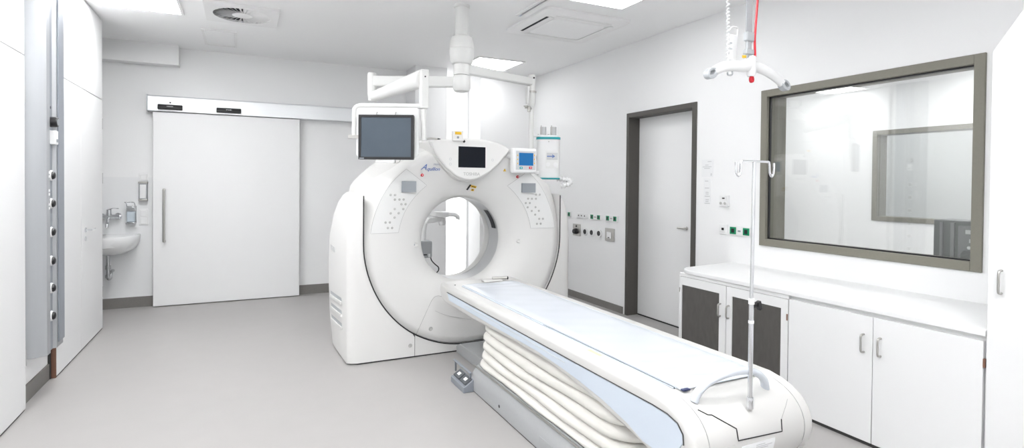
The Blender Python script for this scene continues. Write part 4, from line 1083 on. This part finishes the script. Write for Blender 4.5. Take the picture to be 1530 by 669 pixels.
abplate('panel_lip', -.345, -.205, 1.55, 1.60, .012, .05, 'plastic', A, .006, .002)
for a_, c_n in ((-.345, 0), (-.205, 0)):
    obj('panel_clip', MB().tube([loc_(a_, .013, 1.925), loc_(a_, .03, 1.915), loc_(a_, .03, 1.895)], .004, 6), 'gseam', A)
obj('carrier_bracket', MB().obox(loc_(-.508, .01, 1.742), VA, VB, VZ, .05, .012, .012), 'nickel', A)
MN = thing('flat_screen_monitor', 'black-framed flat monitor with a dark blue-grey screen on the left arm', 'monitor', loc_(-.266, .04, 1.57))
ma0, ma1, mz0, mz1 = -.472, -.066, 1.573, 1.902
abplate('housing', ma0, ma1, mz0, mz1, .0145, .05, 'black', MN, .008, .004)
e = .019
w = MB(); w.rings([[loc_(ma0+.0, b, mz0) for b in (.05, .056)]+[loc_(ma0, b, mz1) for b in (.056, .05)], [loc_(ma0+e, b, mz0) for b in (.05, .056)]+[loc_(ma0+e, b, mz1) for b in (.056, .05)]])
w.rings([[loc_(ma1-e, b, mz0) for b in (.05, .056)]+[loc_(ma1-e, b, mz1) for b in (.056, .05)], [loc_(ma1, b, mz0) for b in (.05, .056)]+[loc_(ma1, b, mz1) for b in (.056, .05)]])
w.rings([[loc_(ma0+e, b, mz0) for b in (.05, .056)]+[loc_(ma0+e, b, mz0+e) for b in (.056, .05)], [loc_(ma1-e, b, mz0) for b in (.05, .056)]+[loc_(ma1-e, b, mz0+e) for b in (.056, .05)]])
w.rings([[loc_(ma0+e, b, mz1-e) for b in (.05, .056)]+[loc_(ma0+e, b, mz1) for b in (.056, .05)], [loc_(ma1-e, b, mz1-e) for b in (.05, .056)]+[loc_(ma1-e, b, mz1) for b in (.056, .05)]])
obj('bezel', w, 'black', MN)
abplate('screen', ma0+e, ma1-e, mz0+e, mz1-e, .049, .0525, 'monscr', MN, .001)
w = MB().obox(loc_(ma0+.025, .0565, mz0+.008), VA, VB, VZ, .017, .0006, .004); obj('bezel_mark', w, 'lcd', MN)
obj('cable_loop', MB().tube(cat([loc_(-.235, .03, 1.575), loc_(-.225, .035, 1.555), loc_(-.20, .035, 1.548), loc_(-.175, .035, 1.556), loc_(-.165, .03, 1.575)], 5), .003, 6), 'nickel', MN)

# ------------------------------------------------------------------ contrast injector on the pole
IX, IY = 2.76, 4.80
I = thing('contrast_injector', 'white double-syringe contrast injector with teal bands on the right arm pole', 'contrast injector', (IX, IY, 1.45))
def sell(hx_, hy_, z, e=2.8, n=36):
    pts = []
    for k in range(n):
        an = 2*PI*k/n; c, s_ = math.cos(an), math.sin(an)
        q = VA*(hx_*math.copysign(abs(c)**(2/e), c))+VB*(hy_*math.copysign(abs(s_)**(2/e), s_))
        pts.append((IX+q.x, IY+q.y, z))
    return pts
w = MB(); w.rings([sell(.118, .075, z) for z in (1.462, 1.845)]); obj('body', w, 'plastic', I, bevel=.004)
w = MB(); w.rings([sell(.122, .079, z) for z in (1.845, 1.868)]); obj('band', w, 'teal', I, bevel=.003)
w = MB(); w.rings([sell(.122, .079, z) for z in (1.447, 1.462)]); obj('band', w, 'teal', I, bevel=.003)
w = MB(); w.rings([sell(.105, .065, 1.868), sell(.10, .06, 1.885)]); obj('top_plate', w, 'plastic', I)
for a_ in (-.052, .050):
    c = Vector((IX, IY, 0))+VA*a_
    s_ = obj('syringe', MB().lathe([(0, 1.88), (.030, 1.88), (.030, 1.972), (.027, 1.972), (.027, 1.955), (0, 1.955)], (c.x, c.y, 0), n=24), 'tube_gl', I)
    obj('plunger_rod', MB().cyl((c.x-.03, c.y-.012, 1.88), (c.x-.03, c.y-.012, 1.985), .005, n=10), 'nickel', s_)
    q = c-VA*.048; obj('retainer_knob', MB().cyl((q.x, q.y, 1.868), (q.x, q.y, 1.90), .010, n=14), 'nickel', s_)
def iplate(nm, a0, a1, z0, z1, m, par, b0=.076, th=.002):
    c = Vector((IX, IY, (z0+z1)/2))+VA*((a0+a1)/2)+VB*(b0+th/2)
    return obj(nm, MB().obox(c, VA, VB, VZ, (a1-a0)/2, th/2, (z1-z0)/2), m, par)
lp = iplate('label_plate', -.03, .098, 1.555, 1.73, 'panelw', I, .074)
iplate('logo_plate', -.02, .09, 1.64, 1.71, 'lt_txt', lp, .0765)
q = Vector((IX, IY, 1.675))+VA*.018+VB*.079
obj('logo_arrow', MB().obox(q+VA*-.003, VA, VB, VZ, .032, .0006, .006).prism([(0, 0), (0, 0.0001), (0.0001, 0)], 'Y', 0, .0001) if 0 else MB().obox(q, VA, VB, VZ, .034, .0006, .005).obox(q+VA*.03+VZ*.006, VA-VZ*.7, VB, VZ+VA*.7, .016, .0006, .004).obox(q+VA*.03-VZ*.006, VA+VZ*.7, VB, VZ-VA*.7, .016, .0006, .004), 'blue_txt', lp)
for a_ in (-.005, .07):
    q = Vector((IX, IY, 1.595))+VA*a_+VB*.0765
    obj('touch_key', MB().tube([q, q+VB*.003], .022, 20), 'plastic', lp)
q = Vector((IX, IY, 1.82))+VB*.0755; obj('indicator_lamp', MB().tube([q, q+VB*.004], .006, 10), 'btxt', I)
q = Vector((IX, IY, 1.66))-VA*.115; obj('manual_knob', MB().tube([q, q-VA*.018, q-VA*.022], [.028, .028, .022], 20), 'lcd', I)
obj('pole_bracket', MB().box(2.59, 2.70, 4.79, 4.83, 1.87, 1.89), 'plastic', I, bevel=.004)
obj('pole_bracket', MB().box(2.59, 2.66, 4.79, 4.83, 1.50, 1.53), 'plastic', I, bevel=.004)
cp_ = cat([Vector((IX, IY, 1.45))+VA*.09, Vector((IX, IY, 1.448))+VA*.15+VB*.02, Vector((IX, IY, 1.44))+VA*.205+VB*.05, Vector((IX, IY, 1.415))+VA*.215+VB*.08, Vector((IX, IY, 1.395))+VA*.18+VB*.10, Vector((IX, IY, 1.375))+VA*.12+VB*.10], 10)
obj('coiled_hose', MB().tube(cp_, [.022+.006*math.sin(k*1.3) for k in range(len(cp_))], 14), 'plastic', I, ang=60)
# display of the injector on the right end of the console
D = thing('injector_display', 'small injector display with blue screen beside the scanner console', 'display', (2.18, 4.2, 1.49))
a, b = at(766.5, 220.5, 'Y', 4.18), at(802, 259, 'Y', 4.18)
dy = 4.18
dh = obj('housing', MB().box(a.x, b.x, dy, dy+.06, b.z, a.z), 'plastic', D, bevel=.016, seg=4)
a2, b2 = at(771, 225, 'Y', dy), at(800, 254, 'Y', dy)
fp = obj('front_panel', MB().box(a2.x, b2.x, dy-.002, dy+.01, b2.z, a2.z), 'lt_txt', D)
a3, b3 = at(775.5, 228, 'Y', dy), at(796.5, 247.5, 'Y', dy)
obj('screen', MB().box(a3.x, b3.x, dy-.004, dy, b3.z, a3.z), 'bluelcd', fp)
for x, m_ in ((778.5, 'teal'), (792.5, 'red')):
    p = at(x, 250.6, 'Y', dy)
    k_ = obj('soft_key', MB().box(p.x-.014, p.x+.014, dy-.0045, dy, p.z-.010, p.z+.010), m_, fp, bevel=.002)
    obj('key_mark', MB().box(p.x-.006, p.x+.006, dy-.0055, dy-.0045, p.z-.0015, p.z+.0015).box(p.x-.0015, p.x+.0015, dy-.0056, dy-.0046, p.z-.006, p.z+.006), 'paper', k_)
for x in (773.3, 798.2):
    for y in (232, 238, 244):
        p = at(x, y, 'Y', dy); obj('status_dot', MB().box(p.x-.004, p.x+.004, dy-.003, dy, p.z-.006, p.z+.006), 'yellow', fp)
obj('support_arm', MB().tube(cat([(2.06, 4.33, 1.645), (2.075, 4.30, 1.645), (2.10, 4.25, 1.64), (2.14, 4.235, 1.62)], 5), .030, 16, flat=(1, .8)), 'plastic', D)

# ------------------------------------------------------------------ jointed device stand seen through the bore
ST = thing('device_stand', 'white jointed stand with grey control box seen through the scanner bore', 'equipment stand', (1.70, 5.72, 0))
sp = lambda x, y, Y=5.7: at(x, y, 'Y', Y)
obj('base_plate', MB().lathe([(0, 0), (.26, 0), (.26, .02), (.23, .035), (.03, .05), (0, .05)], (1.66, 5.72, 0), n=32), 'plastic', ST)
obj('pole', MB().cyl((1.66, 5.72, .045), (1.66, 5.72, .62), .026).tube(cat([(1.66, 5.72, .62), (1.69, 5.71, .70), sp(633, 358), sp(634.5, 345), sp(635.5, 333)], 5), [.026]*6+[.022]*20, 14) if 0 else MB().cyl((1.66, 5.72, .045), (1.66, 5.72, .62), .026), 'plastic', ST)
P = cat([(1.66, 5.72, .60), (1.70, 5.71, .72), sp(632.5, 358), sp(633.5, 345), sp(636, 332)], 5)
obj('upright_arm', MB().tube(P, [.030-.010*k/len(P) for k in range(len(P))], 14), 'plastic', ST)
a, b = sp(635, 326.5), sp(652, 332)
obj('cross_arm', MB().prism([(a.x, b.z-.01), (a.x+.02, a.z-.005), (sp(641, 326).x, a.z+.012), (sp(662, 327).x, a.z+.012), (sp(662, 327).x, b.z+.015), (sp(648, 331).x, b.z)], 'Y', 5.66, 5.74), 'plastic', ST, bevel=.006)
c = sp(660, 327.5); obj('pivot_knob', MB().lathe([(0, -.05), (.03, -.05), (.042, -.02), (.03, .03), (0, .03)], (c.x, 5.69, c.z-.012), 'Z', 20), 'plastic', ST)
a, b = sp(645, 315.5), sp(673, 324)
tr = obj('tray', MB().prism([(a.x, a.z), (b.x+.02, a.z-.01), (b.x+.02, a.z-.035), (sp(666, 322).x, b.z+.01), (sp(652, 325).x, b.z-.0), (sp(647, 324).x, b.z+.015)], 'Y', 5.58, 5.80), 'plastic', ST, bevel=.008)
obj('tray_handle', MB().tube(cat([(b.x-.06, 5.58, a.z-.03), (b.x+.0, 5.55, a.z-.035), (b.x+.03, 5.55, a.z-.06), (b.x+.03, 5.55, a.z-.085)], 4), .022, 12), 'plastic', ST)
a, b = sp(630, 360.5, 5.64), sp(646, 385, 5.64)
o = obj('control_box', MB().box(a.x-.02, b.x, 5.64, 5.78, b.z, a.z), 'hookg', ST, bevel=.016, seg=3)
obj('box_slot', MB().box(b.x-.10, b.x-.06, 5.637, 5.642, b.z+.03, b.z+.042), 'black', o)
obj('box_tag', MB().box(b.x-.045, b.x-.025, 5.636, 5.642, b.z+.01, b.z+.045), 'paper', o)
obj('cable', MB().tube(cat([sp(643.5, 384), sp(645, 389), sp(650, 394.5), sp(655, 399), sp(655, 404), sp(650, 410), (1.80, 5.70, .30), (1.74, 5.72, .10)], 6), .006, 8), 'black', ST)

# ------------------------------------------------------------------ patient hoist on its ceiling rail
RX = 2.20
HR = thing('hoist_rail', 'narrow white ceiling rail with a dark slot left of the air conditioner', 'ceiling rail', (RX, 2.4, ZC-.02))
w = MB().box(RX-.036, RX-.010, .2, 4.36, ZC-.018, ZC).box(RX+.010, RX+.036, .2, 4.36, ZC-.018, ZC)
obj('rail', w, 'grille', HR, bevel=.002)
obj('slot', MB().box(RX-.010, RX+.010, .2, 4.355, ZC-.006, ZC-.001), 'dark', HR)
obj('end_stop', MB().box(RX-.012, RX+.012, 4.335, 4.36, ZC-.018, ZC-.0005), 'bluep', HR)
HY = 1.90
HO = thing('patient_hoist', 'white curved spreader bar hoist hanging on a grey strap with red cord', 'patient hoist', (RX+.005, HY, 1.9))
obj('trolley_motor', MB().box(RX-.09, RX+.09, HY-.14, HY+.14, 2.66, 2.86), 'plastic', HO, bevel=.03, seg=3)
obj('trolley_hanger', MB().box(RX-.025, RX+.025, HY-.05, HY+.05, 2.862, ZC-.0185), 'nickel', HO)
zc_ = 1.985
sx_ = at(1119, 60, 'Y', HY).x
obj('strap', MB().box(sx_-.0205, sx_+.0205, HY-.002, HY+.002, 2.10, 2.67), 'strap', HO)
o = obj('strap_buckle', MB().box(sx_-.027, sx_+.025, HY-.014, HY+.012, 2.105, 2.150), 'hookg', HO, bevel=.006)
obj('buckle_frame', MB().box(sx_-.029, sx_+.024, HY-.014, HY+.012, 2.042, 2.066).box(sx_-.017, sx_+.015, HY-.006, HY+.006, 2.02, 2.11), 'hookg', HO, bevel=.004)
hx0 = at(1122.5, 90, 'Y', HY).x
obj('hub', MB().lathe([(0, 2.035), (.020, 2.035), (.023, 2.025), (.023, 1.95), (.016, 1.938), (0, 1.938)], (hx0, HY, 0), n=24), 'plastic', HO)
def barpts(sg):
    if sg < 0: pp = [(1121, 97), (1110, 99.5), (1096, 98.5), (1082, 99.5), (1073, 103), (1066, 107)]
    else: pp = [(1124, 98), (1133, 101), (1145, 106), (1155, 112.5), (1163, 119), (1168, 124)]
    return [at(x, y, 'Y', HY) for x, y in pp]
for sg in (-1, 1):
    P = cat(barpts(sg), 5)
    obj('spreader_arm', MB().tube(P, [.027-.004*k/len(P) for k in range(len(P))], 16, flat=(1, .75)), 'plastic', HO, ang=50)
    e_ = P[-1]; d_ = (P[-1]-P[-3]).normalized(); u_ = Vector((-d_.z, 0, d_.x)) if d_.x > 0 else Vector((d_.z, 0, -d_.x))
    # open hook with a slot: ring of the outline around an oval hole
    n = 24; ro, ri, ri2 = [], [], []
    c = e_+d_*.020
    for k in range(n):
        an = 2*PI*k/n; ca, sa = math.cos(an), math.sin(an)
        ro.append(c+d_*ca*.034+u_*sa*.025); ri.append(c+d_*(ca*.019+.002)+u_*(sa*.010+.003))
    yv = Vector((0, .016, 0)); w = MB()
    w.rings([[p-yv for p in ro], [p+yv for p in ro], [p+yv for p in ri], [p-yv for p in ri], [p-yv for p in ro]], cap=False)
    bmesh.ops.remove_doubles(w.bm, verts=w.bm.verts, dist=1e-6)
    obj('sling_hook', w, 'hookg', HO, bevel=.003)
p = at(1112.5, 85, 'Y', HY); obj('bar_label', MB().box(p.x-.010, p.x+.008, HY-.0245, HY-.02, p.z-.006, p.z+.006), 'yellow', HO) if 0 else None
q = at(1112, 84.5, 'Y', HY-.02)
obj('hub_shoulder', MB().prism([(hx0-.05, 1.985), (hx0-.018, 1.985), (hx0-.018, 2.028), (hx0-.035, 2.02)], 'Y', HY-.018, HY+.018), 'plastic', HO, bevel=.006)
obj('bar_label', MB().obox((q.x, HY-.0195, q.z), (1, 0, .12), (0, 1, 0), (-.12, 0, 1), .012, .002, .0065), 'yellow', HO)
P = [at(x, y, 'Y', HY-.012) for x, y in ((1126, 80), (1127.8, 60), (1129, 40), (1131.8, 0))]
P[0] = Vector((hx0+.012, HY-.012, 2.03))
P.append(Vector((P[-1].x+.03, HY-.01, 2.68)))
obj('release_cord', MB().tube(cat(P, 4), .0055, 8), 'red', HO)
p = at(1123, 118.5, 'Y', HY)
w = MB(); n = 20
w.rings([[(p.x+a_*math.cos(2*PI*k/n), HY+b_, p.z+c_h*math.sin(2*PI*k/n)) for k in range(n)] for a_, c_h, b_ in ((.011, .016, -.007), (.0125, .0175, 0), (.011, .016, .007), (.003, .005, .007), (.003, .005, -.007), (.011, .016, -.007))], cap=False)
bmesh.ops.remove_doubles(w.bm, verts=w.bm.verts, dist=1e-6)
o = obj('pull_tag', w, 'red', HO)
obj('tag_cord', MB().cyl((p.x, HY, p.z+.012), (p.x, HY, 1.945), .004, n=8), 'red', o)
# hand control on a coiled cord, parked on the bar
HC = thing('hoist_hand_control', 'white hand control on a coiled white cord beside the grey strap', 'hand control', (2.08, HY+.04, 2.0))
cy2 = HY+.06
P0 = [at(x, y, 'Y', cy2) for x, y in ((1087.5, 92), (1087.5, 60), (1087.8, 30), (1088, 0))]
P0.append(Vector((P0[-1].x+.02, cy2, 2.5))); P0.append(Vector((RX-.06, cy2, 2.68)))
base_ = cat(P0, 30); pts = []
for k, p in enumerate(base_): pts.append(p+Vector((.0062*math.cos(k*1.1), .0062*math.sin(k*1.1), 0)))
obj('coiled_cord', MB().tube(pts, .0038, 6), 'plastic', HC)
a, b = at(1089.5, 62, 'Y', cy2), at(1099, 104, 'Y', cy2)
hb = obj('handset', MB().box(a.x, b.x, cy2-.012, cy2+.012, at(1095, 95, 'Y', cy2).z, at(1095, 52, 'Y', cy2).z), 'plastic', HC, bevel=.008, seg=3)
for y in (64, 72.5, 90.5):
    p = at(1092.5, y, 'Y', cy2-.013); obj('key', MB().box(p.x-.007, p.x+.006, cy2-.0145, cy2-.010, p.z-.004, p.z+.004), 'hookg', hb, bevel=.001)
P = [at(x, y, 'Y', cy2) for x, y in ((1090, 45), (1092, 41), (1097, 40), (1102, 42.5), (1101.5, 50), (1100, 62), (1099.5, 78))]
obj('hanging_loop', MB().tube(cat(P, 5), .0045, 8), 'plastic', HC)
obj('parking_hook', MB().tube(cat([Vector((b.x-.012, cy2, at(1095, 94, 'Y', cy2).z)), at(1093, 100, 'Y', cy2), at(1094, 111, 'Y', cy2), at(1088, 112, 'Y', cy2-.05), at(1087, 108, 'Y', cy2-.06)], 5), .004, 8), 'hookg', HC)

# ------------------------------------------------------------------ light and view
wd = bpy.data.worlds.new('world'); S.world = wd; wd.use_nodes = True
wd.node_tree.nodes['Background'].inputs[0].default_value = (.9, .95, 1, 1); wd.node_tree.nodes['Background'].inputs[1].default_value = .5
vs = S.view_settings; vs.view_transform = 'Standard'; vs.look = 'None'; vs.gamma = 1; vs.exposure = 1.22; vs.use_curve_mapping = False
